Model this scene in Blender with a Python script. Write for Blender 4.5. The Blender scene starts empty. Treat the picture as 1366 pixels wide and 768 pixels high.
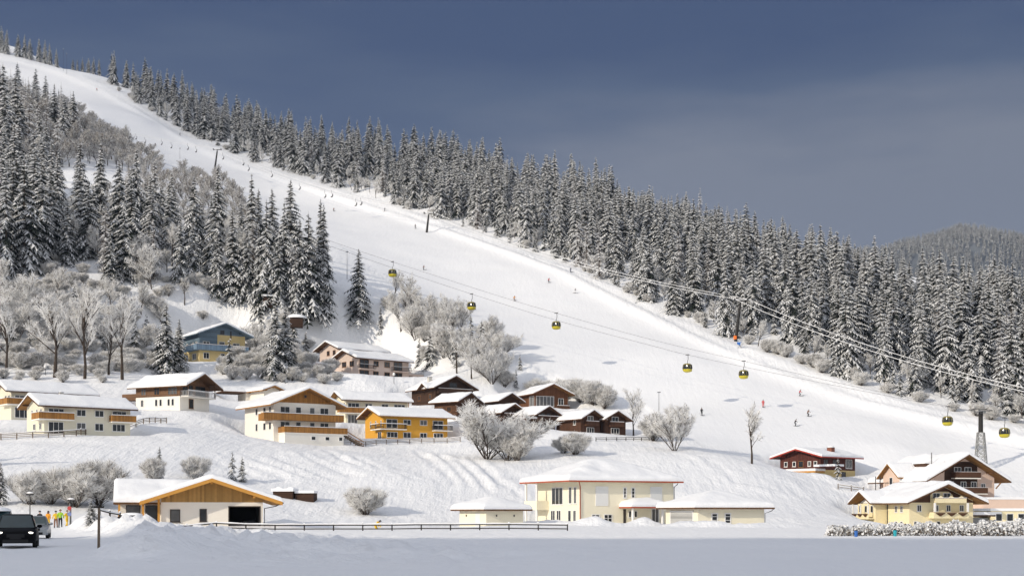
import bpy, bmesh, math, random
import numpy as np
from mathutils import Vector, Matrix

# ------------------------------------------------------------------ camera, sky, sun, exposure
SC = bpy.context.scene
COL = SC.collection
FPX, CX, HOR, EYE = 1900.0, 683.0, 684.0, 1.6     # focal length in photo pixels, principal column, horizon row, eye height

cam_d = bpy.data.cameras.new("camera")
cam = bpy.data.objects.new("camera", cam_d)
COL.objects.link(cam)
cam.location = (0, 0, EYE)
cam.rotation_euler = (math.radians(90), 0, 0)
cam_d.sensor_width = 36.0
cam_d.lens = 36.0 * FPX / 1366.0
cam_d.shift_y = (HOR - 384.0) / 1366.0
cam_d.clip_start = 0.5
cam_d.clip_end = 20000
SC.camera = cam

SUN_EL, SUN_AZ = math.radians(23.0), math.radians(41.0)     # travel direction: from +X turned towards +Y
sun_dir = Vector((math.cos(SUN_AZ) * math.cos(SUN_EL), math.sin(SUN_AZ) * math.cos(SUN_EL), -math.sin(SUN_EL)))
sun_d = bpy.data.lights.new("sun", 'SUN')
sun_d.energy = 3.85
sun_d.angle = math.radians(0.5)
sun_d.color = (1.0, 0.90, 0.75)
sun = bpy.data.objects.new("sun", sun_d)
sun.rotation_euler = sun_dir.to_track_quat('-Z', 'Y').to_euler()
sun.location = (-300, -200, 300)
COL.objects.link(sun)

world = bpy.data.worlds.new("World")
SC.world = world
world.use_nodes = True
def build_world():
    nt = world.node_tree
    nt.nodes.clear()
    N, L = nt.nodes.new, nt.links.new
    out = N('ShaderNodeOutputWorld')
    sky = N('ShaderNodeTexSky'); sky.sky_type = 'NISHITA'; sky.sun_disc = False
    sky.sun_elevation = SUN_EL
    back = -sun_dir                                      # towards the sun
    sky.sun_rotation = math.atan2(back.x, back.y)
    sky.altitude = 900
    bg1 = N('ShaderNodeBackground'); bg1.inputs[1].default_value = 0.15
    L(sky.outputs[0], bg1.inputs[0])
    # bright sunlit cloud fills much of the sky overhead and behind the viewer
    tc0 = N('ShaderNodeTexCoord'); nb = N('ShaderNodeTexNoise'); nb.inputs['Scale'].default_value = 2.2; nb.inputs['Detail'].default_value = 5
    L(tc0.outputs['Generated'], nb.inputs['Vector'])
    cm = N('ShaderNodeMapRange'); cm.inputs[1].default_value = 0.36; cm.inputs[2].default_value = 0.58; cm.interpolation_type = 'SMOOTHSTEP'; L(nb.outputs[0], cm.inputs[0])
    bgc = N('ShaderNodeBackground'); bgc.inputs[0].default_value = (0.95, 0.95, 1.0, 1); bgc.inputs[1].default_value = 0.94
    mixc = N('ShaderNodeMixShader'); L(cm.outputs[0], mixc.inputs[0]); L(bg1.outputs[0], mixc.inputs[1]); L(bgc.outputs[0], mixc.inputs[2])
    tc = N('ShaderNodeTexCoord')
    sep = N('ShaderNodeSeparateXYZ'); L(tc.outputs['Generated'], sep.inputs[0])
    # the bank of cloud that stands in the north: streaky, slate blue, paler in bands lower down
    mp = N('ShaderNodeMapping'); mp.inputs['Scale'].default_value = (1.5, 1.5, 7.0); mp.inputs['Rotation'].default_value = (0, math.radians(-7), 0)
    L(tc.outputs['Generated'], mp.inputs[0])
    nz = N('ShaderNodeTexNoise'); nz.inputs['Scale'].default_value = 1.5; nz.inputs['Detail'].default_value = 5; nz.inputs['Roughness'].default_value = 0.5
    L(mp.outputs[0], nz.inputs['Vector'])
    el = N('ShaderNodeMapRange'); el.inputs[1].default_value = 0.34; el.inputs[2].default_value = 0.20; el.interpolation_type = 'SMOOTHSTEP'
    L(sep.outputs['Z'], el.inputs[0])
    rt = N('ShaderNodeMapRange'); rt.inputs[1].default_value = -0.30; rt.inputs[2].default_value = 0.25; rt.interpolation_type = 'SMOOTHSTEP'
    L(sep.outputs['X'], rt.inputs[0])
    m1 = N('ShaderNodeMath'); m1.operation = 'MULTIPLY'; L(el.outputs[0], m1.inputs[0]); L(rt.outputs[0], m1.inputs[1])
    m2 = N('ShaderNodeMath'); m2.operation = 'MULTIPLY_ADD'; L(m1.outputs[0], m2.inputs[0]); m2.inputs[1].default_value = 0.32; L(nz.outputs[0], m2.inputs[2])
    ramp = N('ShaderNodeValToRGB')
    e = ramp.color_ramp.elements
    e[0].position = 0.42; e[0].color = (0.045, 0.079, 0.175, 1)
    e[1].position = 0.78; e[1].color = (0.195, 0.22, 0.285, 1)
    c = e.new(0.56); c.color = (0.078, 0.116, 0.205, 1)
    L(m2.outputs[0], ramp.inputs[0])
    bg2 = N('ShaderNodeBackground'); bg2.inputs[1].default_value = 1.0
    L(ramp.outputs[0], bg2.inputs[0])
    fr = N('ShaderNodeMapRange'); fr.inputs[1].default_value = 0.45; fr.inputs[2].default_value = 0.80; fr.interpolation_type = 'SMOOTHSTEP'
    L(sep.outputs['Y'], fr.inputs[0])
    mix = N('ShaderNodeMixShader')
    L(fr.outputs[0], mix.inputs[0]); L(mixc.outputs[0], mix.inputs[1]); L(bg2.outputs[0], mix.inputs[2])
    L(mix.outputs[0], out.inputs[0])
build_world()

vs = SC.view_settings
SC.display_settings.display_device = 'sRGB'
vs.view_transform = 'Standard'
vs.look = 'None'
vs.exposure = -0.10
vs.gamma = 1.0
vs.use_curve_mapping = False
SC.render.engine = 'CYCLES'
SC.cycles.max_bounces = 5
SC.cycles.diffuse_bounces = 3
SC.cycles.glossy_bounces = 2
SC.cycles.transmission_bounces = 2
SC.cycles.transparent_max_bounces = 6
SC.cycles.use_denoising = True

# ------------------------------------------------------------------ helpers
def P(px, py, Y):
    """world point seen at a photo pixel at depth Y"""
    return Vector(((px - CX) / FPX * Y, Y, EYE + (HOR - py) / FPX * Y))

def tag(o, label=None, cat=None, group=None, kind=None):
    if label: o['label'] = label
    if cat: o['category'] = cat
    if group: o['group'] = group
    if kind: o['kind'] = kind
    return o

def thing(name, label, cat, loc=(0, 0, 0), yaw=0.0, group=None):
    o = bpy.data.objects.new(name, None)
    o.empty_display_size = 0.5
    o.location = loc
    o.rotation_euler = (0, 0, yaw)
    COL.objects.link(o)
    return tag(o, label, cat, group)

class MB:
    """collects shapes into one mesh"""
    def __init__(s):
        s.v, s.f, s.m, s.slots, s.smooth = [], [], [], [], []
    def slot(s, mat):
        if mat not in s.slots: s.slots.append(mat)
        return s.slots.index(mat)
    def face(s, pts, mat, smooth=False):
        b = len(s.v)
        s.v.extend([tuple(p) for p in pts]); s.f.append(tuple(range(b, b + len(pts)))); s.m.append(s.slot(mat)); s.smooth.append(smooth)
    def mesh(s, vs_, fs_, mat, smooth=False):
        b = len(s.v); k = s.slot(mat)
        s.v.extend([tuple(p) for p in vs_])
        for f in fs_:
            s.f.append(tuple(i + b for i in f)); s.m.append(k); s.smooth.append(smooth)
    def box(s, x0, x1, y0, y1, z0, z1, mat):
        vs_ = [(x, y, z) for z in (z0, z1) for y in (y0, y1) for x in (x0, x1)]
        s.mesh(vs_, [(0, 2, 3, 1), (4, 5, 7, 6), (0, 1, 5, 4), (2, 6, 7, 3), (0, 4, 6, 2), (1, 3, 7, 5)], mat)
    def obox(s, c, ax, ay, az, mat):
        """oriented box: centre and three half-axis vectors"""
        c, ax, ay, az = Vector(c), Vector(ax), Vector(ay), Vector(az)
        vs_ = [c + i * ax + j * ay + k * az for k in (-1, 1) for j in (-1, 1) for i in (-1, 1)]
        s.mesh(vs_, [(0, 2, 3, 1), (4, 5, 7, 6), (0, 1, 5, 4), (2, 6, 7, 3), (0, 4, 6, 2), (1, 3, 7, 5)], mat)
    def tube(s, pts, radii, mat, n=6, cap=True, smooth=True):
        pts = [Vector(p) for p in pts]
        if not hasattr(radii, '__len__'): radii = [radii] * len(pts)
        rings = []
        for i, p in enumerate(pts):
            d = (pts[min(i + 1, len(pts) - 1)] - pts[max(i - 1, 0)]).normalized()
            a = d.cross(Vector((0, 0, 1)) if abs(d.z) < 0.9 else Vector((1, 0, 0))).normalized()
            b = d.cross(a)
            rings.append([p + radii[i] * (math.cos(t * 2 * math.pi / n) * a + math.sin(t * 2 * math.pi / n) * b) for t in range(n)])
        vs_ = [q for r in rings for q in r]
        fs_ = [(i * n + t, i * n + (t + 1) % n, (i + 1) * n + (t + 1) % n, (i + 1) * n + t) for i in range(len(pts) - 1) for t in range(n)]
        s.mesh(vs_, fs_, mat, smooth)
        if cap:
            s.face(rings[0][::-1], mat); s.face(rings[-1], mat)
    def ball(s, c, r, mat, nu=10, nv=6, sq=(1, 1, 1), zmin=-1.0):
        vs_, fs_ = [], []
        for j in range(nv + 1):
            ph = math.asin(zmin) + (math.pi / 2 - math.asin(zmin)) * j / nv
            for i in range(nu):
                t = 2 * math.pi * i / nu
                vs_.append((c[0] + r * sq[0] * math.cos(ph) * math.cos(t), c[1] + r * sq[1] * math.cos(ph) * math.sin(t), c[2] + r * sq[2] * math.sin(ph)))
        for j in range(nv):
            for i in range(nu):
                fs_.append((j * nu + i, j * nu + (i + 1) % nu, (j + 1) * nu + (i + 1) % nu, (j + 1) * nu + i))
        s.mesh(vs_, fs_, mat, True)
    def data(s, name):
        me = bpy.data.meshes.new(name)
        me.from_pydata(s.v, [], s.f)
        for m in s.slots: me.materials.append(m)
        me.polygons.foreach_set('material_index', s.m)
        me.polygons.foreach_set('use_smooth', s.smooth)
        me.update()
        return me
    def build(s, name, parent=None, loc=None):
        o = bpy.data.objects.new(name, s.data(name))
        if parent is not None: o.parent = parent
        if loc is not None: o.location = loc
        COL.objects.link(o)
        return o

def np_mesh(name, verts, faces, mats, midx=None, smooth=False):
    """faces: int array (n,4) or (n,3)"""
    me = bpy.data.meshes.new(name)
    verts = np.asarray(verts, np.float32); faces = np.asarray(faces, np.int32)
    k = faces.shape[1]
    me.vertices.add(len(verts)); me.vertices.foreach_set('co', verts.ravel())
    me.loops.add(faces.size); me.loops.foreach_set('vertex_index', faces.ravel())
    me.polygons.add(len(faces))
    me.polygons.foreach_set('loop_start', np.arange(len(faces), dtype=np.int32) * k)
    me.polygons.foreach_set('loop_total', np.full(len(faces), k, np.int32))
    for m in mats: me.materials.append(m)
    if midx is not None: me.polygons.foreach_set('material_index', np.asarray(midx, np.int32))
    me.polygons.foreach_set('use_smooth', np.full(len(faces), smooth, bool))
    me.update(calc_edges=True); me.validate()
    return me

def link(name, me, parent=None, loc=None, yaw=0.0, scale=None):
    o = bpy.data.objects.new(name, me)
    if parent is not None: o.parent = parent
    if loc is not None: o.location = loc
    if yaw: o.rotation_euler = (0, 0, yaw)
    if scale is not None: o.scale = scale
    COL.objects.link(o)
    return o

def copy_tree(root, loc, yaw=None, scale=None, label=None, group=None):
    c = root.copy(); COL.objects.link(c); c.location = loc
    if yaw is not None: c.rotation_euler = (0, 0, yaw)
    if scale is not None: c.scale = scale
    if label: c['label'] = label
    if group: c['group'] = group
    for ch in list(root.children):
        d = ch.copy(); COL.objects.link(d); d.parent = c
        for g in list(ch.children):
            h = g.copy(); COL.objects.link(h); h.parent = d
    return c

# ------------------------------------------------------------------ numpy noise
def _hash(ix, iy, seed):
    n = (ix.astype(np.int64) * 374761393 + iy.astype(np.int64) * 668265263 + seed * 1274126177) & 0x7fffffff
    n = ((n ^ (n >> 13)) * 1274126177) & 0x7fffffff
    return ((n ^ (n >> 16)) & 0xffff) / 65535.0
def vnoise(x, y, seed=0):
    ix, iy = np.floor(x), np.floor(y); fx, fy = x - ix, y - iy
    fx = fx * fx * (3 - 2 * fx); fy = fy * fy * (3 - 2 * fy)
    a, b = _hash(ix, iy, seed), _hash(ix + 1, iy, seed)
    c, d = _hash(ix, iy + 1, seed), _hash(ix + 1, iy + 1, seed)
    return (a + (b - a) * fx + (c - a) * fy + (a - b - c + d) * fx * fy) * 2 - 1
def fbm(x, y, seed=0, o=3):
    r, a = 0, 1.0
    for i in range(o):
        r = r + a * vnoise(x, y, seed + i); x, y, a = x * 2.03 + 7.1, y * 2.03 + 3.7, a * 0.5
    return r

# ------------------------------------------------------------------ materials
def mat(name, col, rough=0.7, var=0.12, scale=3.0, bump=0.0, bscale=8.0, metal=0.0, spec=0.3, planks=None, stretch=(1, 1, 1), emit=None):
    m = bpy.data.materials.new(name); m.use_nodes = True
    nt = m.node_tree; N, L = nt.nodes.new, nt.links.new
    b = nt.nodes['Principled BSDF']
    b.inputs['Roughness'].default_value = rough
    b.inputs['Metallic'].default_value = metal
    b.inputs['Specular IOR Level'].default_value = spec
    tc = N('ShaderNodeTexCoord')
    mp = N('ShaderNodeMapping'); mp.inputs['Scale'].default_value = stretch
    L(tc.outputs['Object'], mp.inputs[0])
    nz = N('ShaderNodeTexNoise'); nz.inputs['Scale'].default_value = scale; nz.inputs['Detail'].default_value = 4
    L(mp.outputs[0], nz.inputs['Vector'])
    mx = N('ShaderNodeMix'); mx.data_type = 'RGBA'
    mx.inputs[6].default_value = tuple(c * (1 - var) for c in col) + (1,)
    mx.inputs[7].default_value = tuple(min(1, c * (1 + var)) for c in col) + (1,)
    L(nz.outputs[0], mx.inputs[0])
    src = mx.outputs[2]
    h = nz.outputs[0]
    if planks:                                   # board joints: (axis, width)
        sp = N('ShaderNodeSeparateXYZ'); L(tc.outputs['Object'], sp.inputs[0])
        if planks[0] == 'H':
            s_ = sp.outputs['Z']
        else:
            ad = N('ShaderNodeMath'); ad.operation = 'ADD'; L(sp.outputs['X'], ad.inputs[0]); L(sp.outputs['Y'], ad.inputs[1]); s_ = ad.outputs[0]
        dv = N('ShaderNodeMath'); dv.operation = 'DIVIDE'; L(s_, dv.inputs[0]); dv.inputs[1].default_value = planks[1]
        fl = N('ShaderNodeMath'); fl.operation = 'FLOOR'; L(dv.outputs[0], fl.inputs[0])
        wn = N('ShaderNodeTexWhiteNoise'); wn.noise_dimensions = '1D'; L(fl.outputs[0], wn.inputs['W'])
        m3 = N('ShaderNodeMix'); m3.data_type = 'RGBA'; m3.blend_type = 'MULTIPLY'
        mr = N('ShaderNodeMapRange'); mr.inputs[3].default_value = 0.72; mr.inputs[4].default_value = 1.15; L(wn.outputs['Value'], mr.inputs[0])
        cc = N('ShaderNodeCombineColor')
        for k in range(3): L(mr.outputs[0], cc.inputs[k])
        m3.inputs[0].default_value = 1.0
        L(src, m3.inputs[6]); L(cc.outputs[0], m3.inputs[7]); src = m3.outputs[2]
        fr = N('ShaderNodeMath'); fr.operation = 'FRACT'; L(dv.outputs[0], fr.inputs[0])
        gt = N('ShaderNodeMath'); gt.operation = 'GREATER_THAN'; L(fr.outputs[0], gt.inputs[0]); gt.inputs[1].default_value = 0.1
        h = gt.outputs[0]; bump = bump or 0.4
    L(src, b.inputs['Base Color'])
    if bump:
        bp = N('ShaderNodeBump'); bp.inputs['Strength'].default_value = bump; bp.inputs['Distance'].default_value = 0.05
        if not planks:
            n2 = N('ShaderNodeTexNoise'); n2.inputs['Scale'].default_value = bscale; n2.inputs['Detail'].default_value = 3
            L(mp.outputs[0], n2.inputs['Vector']); h = n2.outputs[0]
        L(h, bp.inputs['Height']); L(bp.outputs[0], b.inputs['Normal'])
    if emit:
        b.inputs['Emission Color'].default_value = tuple(emit[0]) + (1,); b.inputs['Emission Strength'].default_value = emit[1]
    return m

def snow_mat(name, groom=False):
    m = bpy.data.materials.new(name); m.use_nodes = True
    nt = m.node_tree; N, L = nt.nodes.new, nt.links.new
    b = nt.nodes['Principled BSDF']
    b.inputs['Roughness'].default_value = 0.55
    b.inputs['Specular IOR Level'].default_value = 0.25
    tc = N('ShaderNodeTexCoord')
    nz = N('ShaderNodeTexNoise'); nz.inputs['Scale'].default_value = 0.08 if groom else 0.6; nz.inputs['Detail'].default_value = 6
    L(tc.outputs['Object'], nz.inputs['Vector'])
    mx = N('ShaderNodeMix'); mx.data_type = 'RGBA'
    mx.inputs[6].default_value = (0.80, 0.81, 0.83, 1); mx.inputs[7].default_value = (0.90, 0.90, 0.90, 1)
    L(nz.outputs[0], mx.inputs[0]); L(mx.outputs[2], b.inputs['Base Color'])
    n1 = N('ShaderNodeTexNoise'); n1.inputs['Scale'].default_value = 0.55 if groom else 1.3; n1.inputs['Detail'].default_value = 6; n1.inputs['Roughness'].default_value = 0.62
    L(tc.outputs['Object'], n1.inputs['Vector'])
    h = n1.outputs[0]
    bp = N('ShaderNodeBump'); bp.inputs['Distance'].default_value = 0.45 if groom else 0.18
    bp.inputs['Strength'].default_value = 0.5
    if groom:
        # the piste is combed smooth, wild snow is lumpy and rilled down the fall line
        at = N('ShaderNodeAttribute'); at.attribute_name = 'piste'
        mp = N('ShaderNodeMapping'); mp.inputs['Scale'].default_value = (0.9, 0.12, 0.3); mp.inputs['Rotation'].default_value = (0, 0, math.radians(28))
        L(tc.outputs['Object'], mp.inputs[0])
        n2 = N('ShaderNodeTexNoise'); n2.inputs['Scale'].default_value = 1.0; n2.inputs['Detail'].default_value = 3; L(mp.outputs[0], n2.inputs['Vector'])
        ad = N('ShaderNodeMath'); ad.operation = 'MULTIPLY_ADD'; L(n2.outputs[0], ad.inputs[0]); ad.inputs[1].default_value = 0.9; L(n1.outputs[0], ad.inputs[2])
        mr = N('ShaderNodeMapRange'); mr.inputs[3].default_value = 0.62; mr.inputs[4].default_value = 0.24; L(at.outputs['Fac'], mr.inputs[0])
        L(mr.outputs[0], bp.inputs['Strength'])
        n3 = N('ShaderNodeTexNoise'); n3.inputs['Scale'].default_value = 2.6; n3.inputs['Detail'].default_value = 4; L(tc.outputs['Object'], n3.inputs['Vector'])
        a2 = N('ShaderNodeMath'); a2.operation = 'MULTIPLY_ADD'; L(n3.outputs[0], a2.inputs[0]); a2.inputs[1].default_value = 0.42; L(ad.outputs[0], a2.inputs[2])
        h = a2.outputs[0]
    L(h, bp.inputs['Height']); L(bp.outputs[0], b.inputs['Normal'])
    return m

M = {}
M['ground'] = snow_mat('snow_ground', True)
M['snow'] = snow_mat('snow_soft')
M['needle'] = mat('spruce_needles', (0.019, 0.024, 0.018), 0.9, 0.4, 1.5, spec=0.1)
M['larch'] = mat('larch_twigs', (0.105, 0.080, 0.062), 0.9, 0.35, 1.5, spec=0.1)
M['treesnow'] = mat('tree_snow', (0.86, 0.86, 0.86), 0.7, 0.08, 1.2, spec=0.1)
M['frost'] = mat('hoar_frost', (0.92, 0.91, 0.89), 0.8, 0.08, 0.9, spec=0.1)
def let_light_through(m, k):
    nt = m.node_tree; b = nt.nodes['Principled BSDF']; o = nt.nodes['Material Output']
    t = nt.nodes.new('ShaderNodeBsdfTranslucent'); mx = nt.nodes.new('ShaderNodeMixShader'); mx.inputs[0].default_value = k
    src = b.inputs['Base Color'].links[0].from_socket
    nt.links.new(src, t.inputs[0]); nt.links.new(b.outputs[0], mx.inputs[1]); nt.links.new(t.outputs[0], mx.inputs[2]); nt.links.new(mx.outputs[0], o.inputs[0])
let_light_through(M['frost'], .45); let_light_through(M['treesnow'], .25)
M['twig'] = mat('bare_twigs', (0.12, 0.095, 0.075), 0.9, 0.3, 1.0, spec=0.1)
M['bark'] = mat('bark', (0.065, 0.050, 0.040), 0.95, 0.35, 4, 0.6, 12, spec=0.1, stretch=(1, 1, 0.25))

# ------------------------------------------------------------------ terrain
CTRL = [  # photo column, photo row, depth: what the ground does where the photograph shows it
 (774,700,195),(640,704,185),(950,704,183),(280,700,150),(60,702,130),(20,690,160),
 (40,640,190),(115,580,230),(70,560,252),(235,547,275),(400,588,265),(550,587,285),(500,563,300),(300,573,258),
 (350,640,215),(500,640,222),(620,640,228),(500,690,196),(350,690,185),(700,692,206),(640,610,262),
 (800,578,293),(735,573,295),(680,572,298),(610,555,305),(600,545,320),(750,545,330),
 (900,600,272),(1000,620,258),(1050,690,205),(900,690,212),(1100,640,268),(1094,637,276),(1213,702,230),(1260,690,255),(1312,620,296),(1340,640,285),(1366,690,240),
 (1018,540,333),(936,553,322),(1100,565,318),(1250,560,325),(1366,575,318),(1200,592,300),
 (850,520,345),(900,470,375),(1060,490,368),(960,455,395),(860,410,435),(760,360,485),(732,374,468),(680,440,395),(600,400,430),
 (565,356,475),(640,315,545),(540,283,600),(430,248,660),(445,280,612),(330,220,720),(350,250,655),(240,180,790),(150,120,870),(90,95,915),(0,72,960),
 (60,117,870),(0,85,930),(190,200,705),(290,235,650),(200,160,780),
 (10,385,350),(100,370,362),(200,390,362),(300,395,366),(400,420,360),(480,410,377),(100,230,490),(60,222,500),(30,150,620),(100,135,800),(150,227,530),
 (250,300,455),(340,300,480),(420,340,440),(530,385,417),(0,300,425),(200,310,435),(640,440,388),(700,490,352),
 (270,481,345),(480,503,340),(400,492,334),(100,500,302),(0,500,300),(180,500,312),
 (1200,387,450),(1050,350,500),(900,306,560),(750,262,640),(600,232,700),(480,208,745),(360,185,800),(240,138,870),(150,108,930),(1366,425,420),(0,50,1000),
 (1480,440,410),(1480,580,318),(-150,60,930),(-150,300,430),(-150,490,300),(-150,600,215)]
XYZ = [(x, y, 0.0) for x in (-90, -40, 0, 60, 120) for y in (20, 70, 110, 150)] + [(x, y, 0.0) for x in (-200, 200) for y in (20, 100)]
XYZ += [(150, 190, 0), (260, 230, 5), (0, 180, 0.0), (40, 200, 0.3), (-20, 192, 0.6), (230, 520, 74), (140, 600, 100), (40, 700, 146), (-60, 830, 190), (-200, 980, 245), (-330, 1080, 290), (300, 480, 60),
        (400, 380, 48), (400, 250, 12), (420, 700, 60), (150, 900, 110), (-100, 1200, 180), (-500, 1100, 300), (-600, 800, 260), (-500, 400, 110), (-400, 200, 30)]
cp = np.array([tuple(P(*c)) for c in CTRL] + XYZ)
def tps_fit(pts, lam=2.0, S=100.0):
    xy = pts[:, :2] / S; n = len(pts)
    r2 = ((xy[:, None] - xy[None]) ** 2).sum(-1)
    K = np.where(r2 > 0, 0.5 * r2 * np.log(r2 + 1e-12), 0) + np.eye(n) * lam * 1e-3
    Q = np.hstack([np.ones((n, 1)), xy])
    A = np.zeros((n + 3, n + 3)); A[:n, :n] = K; A[:n, n:] = Q; A[n:, :n] = Q.T
    w = np.linalg.solve(A, np.concatenate([pts[:, 2], np.zeros(3)]))
    def f(x, y):
        sh = x.shape; q = np.stack([x.ravel(), y.ravel()], 1) / S; o = np.empty(len(q))
        for i in range(0, len(q), 20000):
            c = q[i:i + 20000]
            r = ((c[:, None] - xy[None]) ** 2).sum(-1)
            o[i:i + 20000] = (0.5 * r * np.log(r + 1e-12)) @ w[:n] + w[n] + c @ w[n + 1:]
        return o.reshape(sh)
    return f
tps = tps_fit(cp)
def rng(a, b, s): return list(np.arange(a, b - 1e-6, s))
GX = np.array(rng(-1400, -330, 22) + rng(-330, -96, 2.4) + rng(-96, -42, 1.2) + rng(-42, 42, .6) + rng(42, 96, 1.2) + rng(96, 330, 2.4) + rng(330, 1401, 22))
GY = np.array(rng(-900, -40, 20) + rng(-40, 16, 4) + rng(16, 130, .6) + rng(130, 340, 1.2) + rng(340, 960, 2.4) + rng(960, 2000, 26))
XX, YY = np.meshgrid(GX, GY)
H = tps(XX, np.clip(YY, 10, 1150))
def sstep(a, b, t):
    t = np.clip((t - a) / (b - a), 0, 1); return t * t * (3 - 2 * t)
flat = sstep(178, 150, YY)
H = np.where(YY < 180, H * (1 - flat) + flat * 0.0, H)
far = sstep(330, 700, np.abs(XX)); H = H * (1 - far) + far * np.clip(H, -5, 250)
H = np.maximum(H, -1.0)

def make_h(Hg):
    def h(x, y):
        i = int(np.clip(np.searchsorted(GX, x) - 1, 0, len(GX) - 2)); j = int(np.clip(np.searchsorted(GY, y) - 1, 0, len(GY) - 2))
        u = (x - GX[i]) / (GX[i + 1] - GX[i]); v = (y - GY[j]) / (GY[j + 1] - GY[j])
        return float((Hg[j, i] * (1 - u) + Hg[j, i + 1] * u) * (1 - v) + (Hg[j + 1, i] * (1 - u) + Hg[j + 1, i + 1] * u) * v)
    return h
hgt = make_h(H)
def G(px, py, y0=20.0):
    """where the ray through a photo pixel first meets the ground"""
    a, b = (px - CX) / FPX, (HOR - py) / FPX
    y = y0
    while y < 1900:
        if hgt(a * y, y) > EYE + b * y:
            lo, hi = y - 2.0, y
            for _ in range(12):
                mid = (lo + hi) / 2
                if hgt(a * mid, mid) > EYE + b * mid: hi = mid
                else: lo = mid
            return Vector((a * hi, hi, hgt(a * hi, hi)))
        y += 2.0
    return None
# ------------------------------------------------------------------ where the houses stand: (nearest corner column, row, depth), yaw, width, depth, anchor side
def spec(px, py, Y, yaw, W, D, anchor='L'):
    return dict(loc=P(px, py, Y), yaw=math.radians(yaw) + math.atan((CX - px) / FPX),       # yaw is measured against the line of sight
                 W=W, D=D, x0=0.0 if anchor == 'L' else -W)
HS = dict(
 cream_near=spec(59, 578, 230, 20, 14.6, 8.0), cream_far=spec(15, 557, 252, 20, 15.0, 8.0), half_timber=spec(240, 544, 275, 50, 8.8, 11.0),
 orange_gable=spec(365, 588, 265, 25, 12.9, 13.0), pale_yellow=spec(461.8, 565, 300, 20, 14.0, 8.0), orange_house=spec(511.5, 587, 285, 24, 14.3, 9.2),
 pink_front=spec(478, 504, 340, 35, 15.0, 10.0), pink_back=spec(454, 499, 353, 35, 14.0, 9.0), blue_house=spec(266, 482, 345, 22, 11.9, 10.4),
 cabin_big=spec(581, 541, 320, 30, 9.4, 11.0), cabin_low=spec(610, 555, 305, 50, 6.8, 6.5), cabin_mid=spec(665.6, 551, 312, 35, 5.5, 8.0),
 cabin_hid=spec(669, 573, 298, 35, 5.5, 8.0), cabin_balc=spec(715.4, 574, 294, 38, 5.0, 6.5), glass_house=spec(713, 546, 330, 25, 8.6, 10.0),
 twin_a=spec(775, 579, 291, 40, 5.1, 8.0), twin_b=spec(806.8, 580, 294, 32, 5.1, 8.0),
 villa=spec(774, 699, 195, 28, 14.9, 13.4), shed_villa=spec(648.5, 704, 185, 31, 5.7, 6.9), garage_villa=spec(931, 704, 182, 27, 9.6, 9.4),
 chalet=spec(215, 701, 150, 1, 10.6, 13.0), red_house=spec(1094.7, 637, 276, -35, 9.6, 11.7, 'R'),
 brown_hotel=spec(1237, 678, 255, 35, 14.3, 15.0), yellow_house=spec(1213, 703, 230, 33, 12.0, 12.7),
 far_hut=spec(352, 530, 300, 30, 4.0, 6.0), blur_hut=spec(328, 534, 304, 20, 6.0, 5.0))

for k, s in HS.items():
    c, sn = math.cos(s['yaw']), math.sin(s['yaw'])
    lx = (XX - s['loc'].x) * c + (YY - s['loc'].y) * sn - s['x0']
    ly = -(XX - s['loc'].x) * sn + (YY - s['loc'].y) * c
    dx = np.maximum(np.maximum(-lx, lx - s['W']), 0); dy = np.maximum(np.maximum(-ly, ly - s['D']), 0)
    d = np.hypot(dx, dy)
    w = sstep(15.0 if k in ('pink_front', 'pink_back', 'blue_house') else 6.0, 1.5, d)
    H = H * (1 - w) + s['loc'].z * w

# smooth/rough mask: the piste is combed
EDGE_R = [(-60,45),(0,74),(90,98),(150,125),(240,182),(330,222),(430,252),(540,287),(640,320),(760,364),(860,412),(960,460),(1060,496),(1160,532),(1260,556),(1366,580),(1450,590)]
EDGE_L = [(-60,70),(0,88),(100,132),(190,205),(290,240),(345,290),(470,335),(530,378),(640,440),(720,495),(860,540),(940,600)]
hgt = make_h(H)
def line_world(pts):
    out = []
    for a, b in zip(pts[:-1], pts[1:]):
        for t in np.linspace(0, 1, 6)[:-1]:
            g = G(a[0] + (b[0] - a[0]) * t, a[1] + (b[1] - a[1]) * t)
            if g is not None: out.append((g.x, g.y))
    return out
eR, eL = line_world(EDGE_R), line_world(EDGE_L)
eR = [p for p in eR if p[1] > 250]; eL = [p for p in eL if p[1] > 250]
def dist_line(X, Y, pts):
    """unsigned distance to a polyline"""
    best = np.full(X.shape, 1e9)
    for (ax, ay), (bx, by) in zip(pts[:-1], pts[1:]):
        ux, uy = bx - ax, by - ay; l2 = ux * ux + uy * uy + 1e-9
        t = np.clip(((X - ax) * ux + (Y - ay) * uy) / l2, 0, 1)
        best = np.minimum(best, np.hypot(X - ax - t * ux, Y - ay - t * uy))
    return best
def inside_poly(X, Y, poly):
    r = np.zeros(np.shape(X), bool); n = len(poly)
    for i in range(n):
        (x1, y1), (x2, y2) = poly[i], poly[(i + 1) % n]
        if y1 == y2: continue
        c = ((y1 > Y) != (y2 > Y)) & (X < (x2 - x1) * (Y - y1) / (y2 - y1) + x1)
        r ^= c
    return r
PISTE = eR + [(140, 285), (60, 285)] + eL[::-1]
pm = inside_poly(XX, YY, PISTE)
sub = YY > 240
dR = np.full(XX.shape, 1e9); dR[sub] = dist_line(XX[sub], YY[sub], eR)
side = np.where(pm, 1.0, 0.0)
H = H + 0.95 * np.exp(-((dR - 3.0) / 2.3) ** 2) * np.where(pm, 1.0, 0.55)          # the ploughed-up bank along the edge of the run
H = H - 0.25 * np.exp(-((dR - 10.0) / 5.0) ** 2) * pm
away = np.where(pm, 0.25, 1.0)
valley = sstep(150, 200, YY)
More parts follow.
